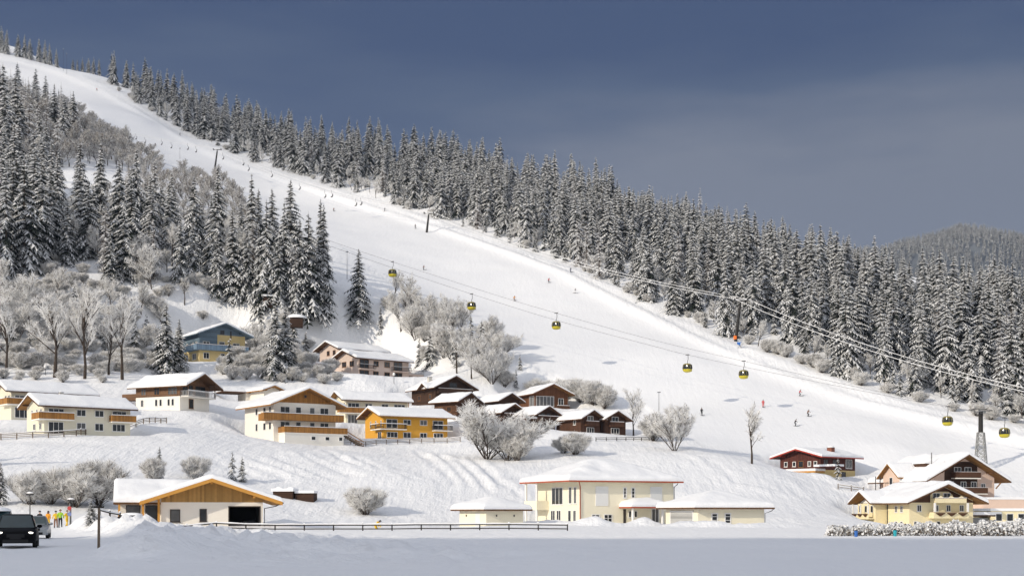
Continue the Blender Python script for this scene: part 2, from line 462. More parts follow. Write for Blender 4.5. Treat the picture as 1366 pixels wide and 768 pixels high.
H = H + away * valley * (0.30 * fbm(XX / 9.0, YY / 9.0, 3) + 0.8 * fbm(XX / 38.0, YY / 38.0, 9) * sstep(200, 330, YY) * away)
H = H + pm * 0.5 * fbm(XX / 60.0, YY / 60.0, 21)
# the field: a faint roll; the road's ploughed banks on the left
H = H + (1 - valley) * 0.05 * fbm(XX / 7.0, YY / 12.0, 5)
def bump(cx, cy, rx, ry, h, rot=0.0, pw=1.0):
    global H
    c, s = math.cos(rot), math.sin(rot)
    lx = (XX - cx) * c + (YY - cy) * s; ly = -(XX - cx) * s + (YY - cy) * c
    r = (lx / rx) ** 2 + (ly / ry) ** 2
    H = H + h * np.exp(-r ** pw) * (1 + 0.35 * fbm(XX / 1.6, YY / 1.6, 31) + 0.25 * fbm(XX / 3.5, YY / 3.5, 41))
# road bed slightly low on the left, bank of ploughed snow on its right side
bank = np.interp(YY, [10, 40, 70, 100, 128, 160], [-8.2, -13.5, -19.0, -29.0, -40.0, -52.0])
db = XX - bank
near = sstep(40, 50, YY) * sstep(150, 128, YY)
H = H + near * (0.72 + 0.22 * fbm(XX / 1.5, YY / 1.5, 51) + 0.2 * fbm(XX / 4.0, YY / 4.0, 52)) * np.exp(-((db - 2.2) / np.where(db < 2.2, 1.3, 3.6)) ** 2)
H = H + near * sstep(26, 5, db) * sstep(-.3, 1, db) * (0.14 * fbm(XX / 1.3, YY / 1.3, 61) + 0.55 * np.maximum(0, fbm(XX / 1.5, YY / 1.5, 64)) ** 1.5 - .1)
for c_ in (-1.9, -3.4, -5.0, -6.5): H = H - near * .05 * np.exp(-((db - c_ - .25 * np.sin(YY / 9.0 + c_)) / .35) ** 2)      # wheel ruts in the packed road snow
# heaps in front of the villa
v0 = P(820, 702, 188)
for (px, Y, rx, h) in [(768, 186, 2.6, .5), (792, 185, 2.4, .6), (812, 186, 2.0, .5), (832, 186, 2.2, .4), (853, 188, 1.7, .9), (872, 187, 2.0, .6), (915, 178, 3.5, 0.7), (980, 177, 5.0, 0.6), (1030, 180, 5.0, 0.6), (735, 192, 3.0, 0.7), (700, 192, 3.0, 0.6)]:
    q = P(px, 700, Y); bump(q.x, q.y, rx, 1.7, h)
H = H + near * sstep(85, 100, YY) * np.exp(-((db - 2.0) / 2.4) ** 2) * .7 * (1 - np.abs(fbm(XX / 1.6, YY / 2.2, 66, 2)))
for (px, Y, rx, h) in [(120, 150, 2.0, 1.3), (136, 152, 2.5, 1.6), (380, 168, 3.0, 0.8), (330, 157, 2, 0.5), (410, 165, 4, 0.6)]:
    q = P(px, 700, Y); bump(q.x, q.y, rx, 1.8, h)
q = P(1130, 640, 262); bump(q.x, q.y, 7, 4, 1.6)
q = P(1145, 650, 255); bump(q.x, q.y, 5, 3, 1.2)
q = P(690, 560, 291); bump(q.x, q.y, 3, 2, 0.9)
# ski and sledge tracks scored into the hill below the houses
def groove(pts, w, dep):
    global H
    L_ = line_world(pts)
    if len(L_) < 2: return
    a = np.array(L_); msk = (XX > a[:, 0].min() - 4) & (XX < a[:, 0].max() + 4) & (YY > a[:, 1].min() - 4) & (YY < a[:, 1].max() + 4)
    d = dist_line(XX[msk], YY[msk], L_)
    H[msk] += -dep * np.exp(-(d / w) ** 2) + dep * 0.6 * np.exp(-((d - 2.0 * w) / w) ** 2)
rr = random.Random(4)
for k in range(9):
    x = 560 + k * 11 + rr.uniform(-6, 6); y = 604 + k * 2.2 + rr.uniform(-5, 5)
    groove([(x, y), (x + 22 + rr.uniform(-5, 9), y + 22), (x + 45, y + 40 + rr.uniform(-4, 8))], 0.7, 0.2)
for k in range(9):
    x = 270 + k * 26 + rr.uniform(-8, 8); y = 600 + rr.uniform(-5, 14)
    groove([(x, y), (x + 36, y + 18), (x + 90, y + 34 + rr.uniform(-4, 8))], 0.7, 0.22)
for k in range(7):
    x = 930 + k * 14; y = 606 + k * 3
    groove([(x, y), (x + 30, y + 20), (x + 60, y + 44)], 0.8, 0.25)
# unseen ridge added behind the camera, shaped to throw shade over the field
ridge = 262 * sstep(-50, -330, YY) * (1 + 0.012 * fbm(XX / 90.0, YY / 90.0, 71))
H = H + ridge * sstep(-1000, -760, XX) * sstep(-200, -360, XX)
hgt = make_h(H)

nY, nX = H.shape
idx = np.arange(nY * nX).reshape(nY, nX)
quads = np.stack([idx[:-1, :-1], idx[:-1, 1:], idx[1:, 1:], idx[1:, :-1]], -1).reshape(-1, 4)
tm = np_mesh("snowy_ground", np.stack([XX, YY, H], -1).reshape(-1, 3), quads, [M['ground']], smooth=True)
att = tm.attributes.new('piste', 'FLOAT', 'POINT')
road = sstep(0.5, -1.0, db) * near
att.data.foreach_set('value', np.clip(np.maximum(np.maximum(np.where(pm, 1.0, 0.0) * sstep(2, 7, dR), road * 0.5), 0.75 * (1 - valley) * (1 - .8 * near * sstep(22, 8, db) * sstep(-1, 1, db))).ravel(), 0, 1).astype(np.float32))
ground = link("ground", tm); tag(ground, kind='structure')
# ------------------------------------------------------------------ houses
M['cream'] = mat('cream_render', (0.70, 0.66, 0.53), 0.9, 0.06, 1.2, 0.15, 30)
M['pale'] = mat('pale_yellow_render', (0.74, 0.69, 0.53), 0.9, 0.06, 1.2, 0.15, 30)
M['villa'] = mat('villa_render', (0.84, 0.78, 0.61), 0.9, 0.03, 1.0, 0.12, 30)
M['white'] = mat('white_render', (0.82, 0.78, 0.70), 0.9, 0.05, 1.2, 0.15, 30)
M['orange'] = mat('orange_render', (0.66, 0.34, 0.045), 0.9, 0.07, 1.2, 0.15, 30)
M['pinkwall'] = mat('pink_render', (0.62, 0.50, 0.43), 0.9, 0.07, 1.2, 0.15, 30)
M['hotelpink'] = mat('hotel_render', (0.70, 0.53, 0.43), 0.9, 0.06, 1.2, 0.15, 30)
M['butter'] = mat('butter_render', (0.80, 0.70, 0.45), 0.9, 0.05, 1.2, 0.15, 30)
M['mustard'] = mat('mustard_render', (0.62, 0.48, 0.23), 0.9, 0.07, 1.2, 0.15, 30)
M['blueboard'] = mat('blue_boards', (0.15, 0.21, 0.265), 0.8, 0.2, 2, planks=('H', .22))
M['bluerail'] = mat('blue_rail_boards', (0.17, 0.25, 0.34), 0.8, 0.15, 2, planks=('V', .18))
M['honey'] = mat('honey_boards', (0.34, 0.155, 0.035), 0.7, 0.2, 3, planks=('V', .18))
M['pine'] = mat('fresh_pine_boards', (0.40, 0.235, 0.075), 0.7, 0.15, 3, planks=('V', .22))
M['pinebeam'] = mat('fresh_pine_beam', (0.55, 0.27, 0.055), 0.7, 0.15, 3, stretch=(.3, 1, 1))
M['brown'] = mat('brown_boards', (0.088, 0.040, 0.020), 0.8, 0.3, 3, planks=('H', .2))
M['darkbrown'] = mat('dark_brown_logs', (0.055, 0.027, 0.015), 0.85, 0.35, 3, planks=('H', .24))
M['redbrown'] = mat('red_brown_boards', (0.080, 0.036, 0.020), 0.8, 0.3, 3, planks=('V', .2))
M['rust'] = mat('rust_brown_boards', (0.15, 0.062, 0.028), 0.8, 0.3, 3, planks=('V', .2))
M['redboard'] = mat('red_boards', (0.090, 0.026, 0.018), 0.8, 0.3, 3, planks=('V', .22))
M['redtrim'] = mat('red_verge', (0.36, 0.045, 0.03), 0.6, 0.15, 3)
M['midwood'] = mat('mid_wood_boards', (0.16, 0.085, 0.045), 0.8, 0.3, 3, planks=('H', .2))
M['eave'] = mat('eave_boards', (0.13, 0.065, 0.03), 0.85, 0.25, 3, planks=('V', .3))
M['eavelight'] = mat('eave_boards_light', (0.30, 0.15, 0.045), 0.8, 0.2, 3, planks=('V', .3))
M['eavecream'] = mat('eave_soffit', (0.62, 0.55, 0.40), 0.9, 0.05, 2)
M['copper'] = mat('red_gutter', (0.38, 0.075, 0.03), 0.5, 0.15, 3)
M['metal'] = mat('grey_metal', (0.22, 0.22, 0.22), 0.45, 0.15, 3, metal=0.8)
M['darkmetal'] = mat('dark_metal', (0.035, 0.035, 0.038), 0.5, 0.2, 3, metal=0.4)
M['frame'] = mat('white_frame', (0.78, 0.77, 0.75), 0.5, 0.04, 3)
M['woodframe'] = mat('wood_frame', (0.22, 0.10, 0.035), 0.6, 0.2, 3)
M['darkframe'] = mat('dark_frame', (0.05, 0.04, 0.035), 0.6, 0.2, 3)
M['glass'] = mat('window_glass', (0.016, 0.019, 0.023), 0.12, 0.4, 0.7, spec=0.4)
M['glass2'] = mat('curtained_glass', (0.10, 0.10, 0.10), 0.15, 0.6, 0.9, spec=0.4)
M['shutter'] = mat('white_roller_shutter', (0.74, 0.74, 0.72), 0.7, 0.03, 3)
M['gdoor'] = mat('grey_garage_door', (0.42, 0.42, 0.41), 0.6, 0.06, 3, planks=('H', .3))
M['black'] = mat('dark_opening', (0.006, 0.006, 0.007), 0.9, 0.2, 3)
M['brick'] = mat('chimney_brick', (0.22, 0.085, 0.055), 0.9, 0.3, 6, 0.4, 10)
M['plaster'] = mat('chimney_plaster', (0.5, 0.48, 0.44), 0.9, 0.1, 3)
M['fencewood'] = mat('weathered_fence', (0.16, 0.12, 0.085), 0.9, 0.3, 5, 0.3, 20)
M['darkfence'] = mat('dark_fence', (0.035, 0.030, 0.027), 0.9, 0.3, 5, 0.3, 20)
rh = random.Random(5)

class House:
    def __init__(s, key, name, label, group=None, cat='house'):
        sp = HS[key]
        s.W, s.D, s.x0 = sp['W'], sp['D'], sp['x0']; s.x1 = s.x0 + s.W
        s.root = thing(name, label, cat, sp['loc'], sp['yaw'], group)
    def pt(s, side, u, v, n):
        if side == 'F': return (s.x0 + u, -n, v)
        if side == 'R': return (s.x1 + n, u, v)
        return (s.x0 - n, s.D - u, v)
    def bx(s, mb, side, u0, u1, v0, v1, n0, n1, m):
        a, b = s.pt(side, u0, v0, n0), s.pt(side, u1, v1, n1)
        mb.box(min(a[0], b[0]), max(a[0], b[0]), min(a[1], b[1]), max(a[1], b[1]), min(a[2], b[2]), max(a[2], b[2]), m)
    # walls: bands of (z0, z1, material), gable ends closed up to the ridge
    def walls(s, bands, axis, ze, zr, oh, hip=False, sub=-2.0, x=None, y=None, name='wall'):
        x0, x1 = x or (s.x0, s.x1); y0, y1 = y or (0.0, s.D)
        mb = MB()
        half = (x1 - x0) / 2 if axis == 'y' else (y1 - y0) / 2
        sl = (zr - ze) / (half + oh)
        zw = ze + sl * oh - 0.10
        if hip: zw = ze + 0.05
        bands = [list(b) for b in bands]; bands[0][0] = sub
        def wid(z, a, b):
            if z <= zw or hip: return a, b
            t = min(1, (z - zw) / max(1e-6, (zr - .10) - zw)); c = (a + b) / 2
            return a + (c - a) * t, b + (c - b) * t
        for z0, z1, m in bands:
            # eaves walls
            top = min(z1, zw)
            if z0 < zw:
                if axis == 'y': pl = [((x0, y1), (x0, y0)), ((x1, y0), (x1, y1))]
                else: pl = [((x0, y0), (x1, y0)), ((x1, y1), (x0, y1))]
                for (ax, ay), (bx_, by) in pl: mb.face([(ax, ay, z0), (bx_, by, z0), (bx_, by, top), (ax, ay, top)], m)
            zt = min(z1, zw if hip else zr - .10)
            if z0 >= zt: continue
            a, b = (x0, x1) if axis == 'y' else (y0, y1)
            l0, r0 = wid(z0, a, b); l1, r1 = wid(zt, a, b)
            prof = [(l0, z0), (r0, z0)]
            if z0 < zw < zt: prof += [(b, zw)]
            prof += [(r1, zt)]
            if abs(r1 - l1) > 1e-4: prof += [(l1, zt)]
            if z0 < zw < zt: prof += [(a, zw)]
            for e in (0, 1):
                if axis == 'y': pts = [(p, (y0, y1)[e], z) for p, z in prof]
                else: pts = [((x1, x0)[e], p, z) for p, z in prof]
                mb.face(pts if e == 0 else pts[::-1], m)
        return mb.build(name, s.root)
    def window(s, side, u0, u1, v0, v1, n=1, fm='frame', gl=None, rows=1, fw=0.085, base=0.0, name='window', label=None, sill=True):
        mb = MB(); f = M[fm]
        n0, n1 = base - .03, base + .06
        s.bx(mb, side, u0, u1, v0, v0 + fw, n0, n1, f); s.bx(mb, side, u0, u1, v1 - fw, v1, n0, n1, f)
        for i in range(n + 1):
            w = fw if i in (0, n) else fw * .75
            c = u0 + fw / 2 + (u1 - u0 - fw) * i / n
            s.bx(mb, side, c - w / 2, c + w / 2, v0 + fw, v1 - fw, n0, n1, f)
        for j in range(1, rows):
            c = v0 + (v1 - v0) * j / rows
            for i in range(n):
                a = u0 + fw / 2 + (u1 - u0 - fw) * i / n + fw * .5; b = u0 + fw / 2 + (u1 - u0 - fw) * (i + 1) / n - fw * .5
                s.bx(mb, side, a, b, c - .03, c + .03, n0, n1 - .01, f)
        if sill: s.bx(mb, side, u0 - .06, u1 + .06, v0 - .05, v0 - .002, base - .02, base + .14, f)
        w = mb.build(name, s.root)
        g = MB(); s.bx(g, side, u0 + fw * .6, u1 - fw * .6, v0 + fw * .6, v1 - fw * .6, base - .02, base + .018, M[gl or ('glass2' if rh.random() < .18 else 'glass')])
        g.build('pane', w)
        return w
    def board(s, name, side, u0, u1, v0, v1, n0, n1, m, parent=None):
        mb = MB(); s.bx(mb, side, u0, u1, v0, v1, n0, n1, M[m]); return mb.build(name, parent or s.root)
    def balcony(s, side, u0, u1, v, depth, h, m, slab='white', style='board', snow=.10, wrap=None, gap=0.0):
        mb = MB(); s.bx(mb, side, u0, u1, v - .18, v, 0.0, depth, M[slab])
        b = mb.build('balcony', s.root)
        r = MB()
        def run(a0, a1, nn0, nn1):
            if style == 'board': s.bx(r, side, a0, a1, v + gap, v + h, nn0, nn1, M[m])
            else:
                s.bx(r, side, a0, a1, v + h - .06, v + h, nn0, nn1, M[m]); s.bx(r, side, a0, a1, v + .10, v + .15, nn0, nn1, M[m])
                L_ = max(abs(a1 - a0), abs(nn1 - nn0)); k = max(2, int(L_ / .32))
                for i in range(k + 1):
                    t = i / k
                    if abs(a1 - a0) > abs(nn1 - nn0): c = a0 + .02 + (a1 - a0 - .04) * t; s.bx(r, side, c - .018, c + .018, v + .15, v + h - .06, nn0 + .01, nn1 - .01, M[m])
                    else: c = nn0 + .02 + (nn1 - nn0 - .04) * t; s.bx(r, side, a0 + .01, a1 - .01, v + .15, v + h - .06, c - .018, c + .018, M[m])
        run(u0, u1, depth - .08, depth); run(u0, u0 + .08, .02, depth - .081); run(u1 - .08, u1, .02, depth - .081)
        if style == 'board':
            s.bx(r, side, u0 - .03, u1 + .03, v + h, v + h + .05, depth - .11, depth + .03, M['woodframe'] if m != 'white' else M['white'])
        r.build('railing', b)
        if snow:
            q = MB(); s.bx(q, side, u0 - .02, u1 + .02, v + h + .052, v + h + .052 + snow, depth - .13, depth + .05, M['snow']); q.build('rail_snow', b)
        return b
    # ---- roofs with their load of snow
    def gable_roof(s, axis, ze, zr, oh, ov=(1.0, 1.0), x=None, y=None, under='eave', fascia='brown', th=.45, t=.22, purlins=True, name='roof', seed=None):
        x0, x1 = x or (s.x0, s.x1); y0, y1 = y or (0.0, s.D)
        if axis == 'y': a0, a1, b0, b1 = x0 - oh, x1 + oh, y0 - ov[0], y1 + ov[1]
        else: a0, a1, b0, b1 = y0 - oh, y1 + oh, x0 - ov[0], x1 + ov[1]
        ac = (a0 + a1) / 2; sl = (zr - ze) / ((a1 - a0) / 2)
        f = lambda a, b: zr - sl * abs(a - ac)
        X = (lambda a, b, z: (a, b, z)) if axis == 'y' else (lambda a, b, z: (b, a, z))
        flip = axis != 'y'
        mb = MB(); mu, mf = M[under], M[fascia]
        def q(p, m): mb.face(p[::-1] if flip else p, m)
        for (aa, ab) in ((a0, ac), (ac, a1)):
            za, zb = f(aa, 0), f(ab, 0)
            q([X(aa, b0, za), X(ab, b0, zb), X(ab, b1, zb), X(aa, b1, za)], mf)
            q([X(aa, b0, za - t), X(aa, b1, za - t), X(ab, b1, zb - t), X(ab, b0, zb - t)], mu)
            q([X(aa, b0, za - t - .04), X(ab, b0, zb - t - .04), X(ab, b0, zb), X(aa, b0, za)], mf)
            q([X(ab, b1, zb - t), X(aa, b1, za - t), X(aa, b1, za), X(ab, b1, zb)], mf)
        q([X(a0, b1, ze - t), X(a0, b0, ze - t), X(a0, b0, ze), X(a0, b1, ze)], mf)
        q([X(a1, b0, ze - t), X(a1, b1, ze - t), X(a1, b1, ze), X(a1, b0, ze)], mf)
        if purlins:                                        # beam ends under the verge
            for aa in (ac, ac - (a1 - a0) * .30, ac + (a1 - a0) * .30):
                z = f(aa, 0) - t - .12
                p, r_ = X(aa - .10, b0 + .25, z - .12), X(aa + .10, (b0 + b1) / 2, z + .10)
                mb.box(min(p[0], r_[0]), max(p[0], r_[0]), min(p[1], r_[1]), max(p[1], r_[1]), p[2], r_[2], mf)
        r = mb.build(name, s.root)
        s.snow(r, f, a0, a1, b0, b1, X, flip, th, seed)
        return r
    def hip_roof(s, ze, sl, oh, x=None, y=None, cap=99, under='eavecream', fascia='copper', th=.45, t=.2, name='roof'):
        x0, x1 = x or (s.x0, s.x1); y0, y1 = y or (0.0, s.D)
        a0, a1, b0, b1 = x0 - oh, x1 + oh, y0 - oh, y1 + oh
        f = lambda a, b: ze + sl * min(a - a0, a1 - a, b - b0, b1 - b)
        X = lambda a, b, z: (a, b, z)
        d = min(a1 - a0, b1 - b0) / 2; zr = ze + sl * d
        if a1 - a0 >= b1 - b0: rg = [(a0 + d, (b0 + b1) / 2, zr), (a1 - d, (b0 + b1) / 2, zr)]
        else: rg = [((a0 + a1) / 2, b0 + d, zr), ((a0 + a1) / 2, b1 - d, zr)]
        c = [(a0, b0, ze), (a1, b0, ze), (a1, b1, ze), (a0, b1, ze)]
        mb = MB(); mf = M[fascia]
        if a1 - a0 >= b1 - b0:
            for p in ([c[0], c[1], rg[1], rg[0]], [c[1], c[2], rg[1]], [c[2], c[3], rg[0], rg[1]], [c[3], c[0], rg[0]]): mb.face(p, mf)
        else:
            for p in ([c[0], c[1], rg[0]], [c[1], c[2], rg[1], rg[0]], [c[2], c[3], rg[1]], [c[3], c[0], rg[0], rg[1]]): mb.face(p, mf)
        for i in range(4):
            p, r_ = c[i], c[(i + 1) % 4]
            mb.face([(p[0], p[1], ze - t), (r_[0], r_[1], ze - t), r_, p], mf)
        mb.face([(p[0], p[1], ze - t) for p in c[::-1]], M[under])
        r = mb.build(name, s.root)
        s.snow(r, f, a0, a1, b0, b1, X, False, th)
        return r
    def snow(s, roof, f, a0, a1, b0, b1, X, flip, th, seed=None):
        seed = seed or rh.randrange(10000)
        def cs(lo, hi, n):
            e = [0, .04, .12, .25, .45]; L_ = hi - lo
            e = [q for q in e if q < L_ * .3]
            mid = list(np.linspace(e[-1], L_ - e[-1], n))[1:-1]
            return [lo + q for q in e] + [lo + q for q in mid] + [hi - q for q in e[::-1]]
        A, B = cs(a0 + .01, a1 - .01, max(12, int((a1 - a0) / .5))), cs(b0 + .01, b1 - .01, max(12, int((b1 - b0) / .5)))
        na, nb = len(A), len(B)
        sm = .35
        V = []; F = []
        for i, a in enumerate(A):
            for j, b in enumerate(B):
                d = min(a - a0, a1 - a, b - b0, b1 - b)
                e = min(1, max(0, d) / .42)
                pr = .28 + .72 * math.sqrt(max(0, 1 - (1 - e) ** 2))
                # the snow rounds the ridges off
                z = (f(a, b) + f(a - sm, b) + f(a + sm, b) + f(a, b - sm) + f(a, b + sm)) / 5 if d > sm else f(a, b)
                z = max(z, f(a, b) - .10)
                n = float(fbm(np.float64(a / 2.3 + seed), np.float64(b / 2.3), 7, 3))
                z += th * pr * (1 + .22 * n) + .02 * float(vnoise(np.float64(a * 2.1), np.float64(b * 2.1 + seed), 3))
                V.append(X(a, b, max(z, f(a, b) + .02)))
        for i in range(na - 1):
            for j in range(nb - 1):
                q = (i * nb + j, (i + 1) * nb + j, (i + 1) * nb + j + 1, i * nb + j + 1)
                F.append(q[::-1] if flip else q)
        # skirts down to the boards
        ring = [(i, 0) for i in range(na)] + [(na - 1, j) for j in range(1, nb)] + [(i, nb - 1) for i in range(na - 2, -1, -1)] + [(0, j) for j in range(nb - 2, 0, -1)]
        base = len(V)
        for i, j in ring: V.append(X(A[i], B[j], f(A[i], B[j]) + .003))
        m = len(ring)
        for k in range(m):
            i, j = ring[k]; i2, j2 = ring[(k + 1) % m]
            q = (base + k, base + (k + 1) % m, i2 * nb + j2, i * nb + j)
            F.append(q[::-1] if flip else q)
        o = link('roof_snow', np_mesh('roof_snow', V, np.array(F), [M['snow']], smooth=True), roof)
        return o
    def chimney(s, roof, x, y, z0, z1, w=.6, m='plaster', name='chimney'):
        mb = MB(); mb.box(x - w / 2, x + w / 2, y - w / 2, y + w / 2, z0, z1, M[m]); mb.box(x - w / 2 - .06, x + w / 2 + .06, y - w / 2 - .06, y + w / 2 + .06, z1, z1 + .1, M['metal'])
        mb.ball((x, y, z1 + .1), w * .6, M['snow'], sq=(1, 1, .5), zmin=0)
        return mb.build(name, roof)
    def post(s, name, x, y, z0, z1, w, m):
        mb = MB(); mb.box(x - w / 2, x + w / 2, y - w / 2, y + w / 2, z0, z1, M[m]); return mb.build(name, s.root)
    def pipe(s, name, pts, r, m):
        mb = MB(); mb.tube(pts, r, M[m], 6); return mb.build(name, s.root)

# ---- cream double house, near the left edge
def long_house(h, wallm, ze, zr, balcs, wins, gable_w, base=0.0, fas='brown'):
    h.walls([(0, 9, M[wallm])], 'x', ze, zr, 1.0)
    h.gable_roof('x', ze, zr, 1.0, (1.3, 1.0), fascia=fas, under='eavelight')
    for w in wins: h.window(*w)
    for b in balcs: h.balcony(*b)
    for w in gable_w: h.window(*w)
def F_(a, z0=250, z1=735, L_=14.6): return (a - z0) / (z1 - z0) * L_
h = House('cream_near', 'cream_house', 'cream house with two orange wooden balconies, nearest at the left edge behind a fence')
W2 = []
for a, b, n in ((272, 358, 3), (428, 480, 2), (530, 582, 2), (630, 712, 3)):
    W2.append(('F', F_(a), F_(b), 3.05 if n == 2 else 2.75, 4.15, n))
for a, b, n, v in ((272, 356, 3, .05), (428, 480, 2, .75), (530, 580, 2, .75), (630, 705, 3, .75)):
    W2.append(('F', F_(a), F_(b), v, 2.0, n))
long_house(h, 'cream', 4.5, 6.45, [], W2, [('L', 2.2, 2.9, 3.1, 4.1, 1), ('L', 4.4, 5.1, 3.1, 4.1, 1), ('L', 6.3, 7.0, 3.1, 4.1, 1), ('L', 3.0, 4.2, .7, 1.8, 2), ('L', 5.8, 6.9, .7, 1.8, 2)])
h.balcony('F', -1.3, 4.5, 2.35, 1.3, 1.0, 'honey'); h.balcony('L', 5.5, 8.0, 2.352, 1.2, 1.0, 'honey'); h.balcony('F', F_(612), F_(752), 2.35, 1.3, 1.0, 'honey')
h.chimney(h.root.children[1], 4.5, 4.6, 5.6, 7.1, .6)
h = House('cream_far', 'cream_house', 'cream house half hidden behind another, longer snowy roof at the left edge')
long_house(h, 'cream', 4.7, 6.8, [], [('F', 0.6, 3.2, 2.9, 4.1, 3), ('F', 5.5, 6.8, 3.1, 4.1, 2), ('F', 0.6, 3.2, .05, 2.0, 3), ('F', 9.5, 11.0, 3.1, 4.1, 2), ('F', 12.6, 13.8, 3.1, 4.1, 2)], [('L', 5.0, 5.8, 3.1, 4.1, 1), ('L', 6.6, 7.4, 3.1, 4.1, 1)])
h.balcony('F', -1.2, 2.9, 2.4, 1.3, 1.0, 'honey'); h.balcony('L', 4.5, 8.0, 2.402, 1.2, 1.0, 'honey')

# ---- white ground floor, timber upper floor, deep gable roof
h = House('half_timber', 'timber_house', 'house with white ground floor, brown timber upper floor and deep open gable')
h.walls([(0, 2.35, M['white']), (2.35, 9, M['midwood'])], 'y', 4.2, 6.9, 1.1)
h.gable_roof('y', 4.2, 6.9, 1.2, (2.6, 1.2), under='eave', fascia='eave')
for a, b, v0, v1, n in ((1.3, 2.6, 2.7, 4.3, 2), (4.6, 6.0, 2.7, 4.3, 2), (8.0, 10.4, 2.6, 4.4, 3)): h.window('L', a, b, v0, v1, n, 'woodframe')
for a, b in ((1.2, 2.0), (4.8, 5.5), (5.9, 6.6), (7.9, 8.6), (8.9, 9.6)): h.window('L', a, b, .5, 1.9, 1)
h.window('F', 0.8, 3.8, 2.5, 4.6, 2, 'darkframe', 'glass'); h.window('F', 4.6, 7.6, 2.5, 4.6, 2, 'darkframe', 'glass'); h.window('F', 2.6, 4.0, .1, 2.0, 1, 'woodframe')
h.balcony('F', .2, 8.6, 2.35, 1.9, 1.05, 'frame', 'white', 'bars')
h.post('brace', .35, -1.75, 2.35, 4.7, .16, 'eave'); h.post('brace', 8.4, -1.75, 2.35, 4.7, .16, 'eave')
h.board('lean_to', 'L', -3.8, 0, 2.0, 3.2, -3, -.3, 'midwood')

# ---- white house with the big orange gable
h = House('orange_gable', 'gable_house', 'white three storey house with broad orange boarded gable and two full width balconies')
h.walls([(0, 7.3, M['white']), (7.3, 12, M['honey'])], 'y', 6.7, 10.0, 1.4)
h.gable_roof('y', 6.7, 10.0, 1.5, (2.0, 1.0), under='eavelight', fascia='honey')
def Fg(a): return (a - 262) / (600 - 262) * 12.9
for a, b, n in ((297, 348, 2), (380, 410, 1), (456, 484, 1), (513, 560, 2)): h.window('F', Fg(a), Fg(b), 4.55 if n == 2 else 5.2, 6.55, n, gl='glass' if a != 456 else 'glass2')
for a, b, n in ((297, 348, 2), (380, 408, 1), (456, 484, 1), (513, 560, 2)): h.window('F', Fg(a), Fg(b), 2.0, 3.75, n)
for a, b in ((437, 462), (513, 538), (588, 612)): h.window('F', Fg(a) - .4, Fg(b) - .4, .35, 1.1, 1, gl='glass')
h.window('F', Fg(425), Fg(441), 8.3, 8.9, 1, 'woodframe')
for a, b in ((5, 6), (8.5, 9.6), (11, 12)): h.window('L', a, b, 5.2, 6.5, 1); h.window('L', a, b, 2.2, 3.6, 1)
h.balcony('F', -2.6, 13.9, 4.1, 1.5, 1.05, 'honey', 'honey'); h.balcony('L', 9.5, 13.0, 4.102, 1.5, 1.05, 'honey', 'honey')
h.balcony('F', .9, 14.0, 1.55, 2.8, 1.1, 'honey', 'white')
mb = MB(); mb.box(1.0, 13.2, -2.7, -.01, -2, 1.36, M['white']); mb.build('ground_storey', h.root)
for a, b in ((437, 462), (513, 538), (588, 610)):
    h.window('F', Fg(a) - .3, Fg(b) - .3, .25, 1.0, 1, base=2.7, gl='glass')
mb = MB()
for i in range(9):
    t = i / 8; x = 13.6 + 3.6 * t; z = 1.5 - 1.9 * t
    mb.box(x, x + .42, -2.6, -1.5, z - .4, z, M['fencewood'])
mb.obox((15.5, -2.65, 1.3), (2.05, 0, -1.05), (0, .04, 0), (0, 0, .08), M['honey']); mb.obox((15.5, -2.65, .75), (2.05, 0, -1.05), (0, .04, 0), (0, 0, .06), M['honey'])
mb.build('outside_stair', h.root)

# ---- pale yellow house behind
h = House('pale_yellow', 'pale_yellow_house', 'pale yellow house with long snowy roof behind the orange one')
long_house(h, 'pale', 5.0, 7.0, [], [], [('L', 5, 5.8, 3.6, 4.6, 1), ('L', 6.6, 7.3, 3.6, 4.6, 1)])
def Fp(a): return (a - 650) / 335 * 14.0
for a, b, n in ((658, 720, 3), (752, 790, 2), (840, 878, 2), (908, 970, 3)): h.window('F', Fp(a), Fp(b), 3.3, 4.45, n)
for a, b, n in ((658, 710, 3), (752, 790, 2), (840, 878, 2)): h.window('F', Fp(a), Fp(b), .1, 2.0, n)
h.balcony('F', -2.0, 4.0, 2.3, 1.4, 1.05, 'honey')
h.post('balcony_post', 13.8, -.9, 0, 4.8, .14, 'honey')

# ---- orange house
h = House('orange_house', 'orange_house', 'bright orange plastered house with white balconies under a long snowy roof')
h.walls([(0, 9, M['orange'])], 'x', 4.85, 6.75, 1.1)
h.gable_roof('x', 4.85, 6.75, 1.2, (1.5, 1.3), under='eave', fascia='eavelight')
def Fo(a): return (a - 850) / 350 * 14.3
for a, b, v0, n in ((865, 925, 2.5, 2), (957, 998, 3.25, 2), (1047, 1087, 3.25, 2), (1118, 1176, 2.5, 2)): h.window('F', Fo(a), Fo(b), v0, 4.3, n)
for a, b, v0, n in ((868, 926, .6, 3), (956, 998, .6, 2), (1047, 1086, .6, 2), (1122, 1176, .05, 3)): h.window('F', Fo(a), Fo(b), v0, 1.75, n)
for u in (2.6, 5.2, 7.8): h.window('L', u, u + .55, 2.9, 4.1, 1, gl='glass')
h.window('L', 6.5, 8.2, .1, 1.8, 2)
h.balcony('F', -1.2, 4.6, 2.3, 1.3, .95, 'darkmetal', 'white', 'bars', .12); h.balcony('L', 5.4, 9.2, 2.302, 1.2, .95, 'darkmetal', 'white', 'bars', .12); h.balcony('F', 10.8, 14.9, 2.3, 1.3, .95, 'darkmetal', 'white', 'bars', .12)

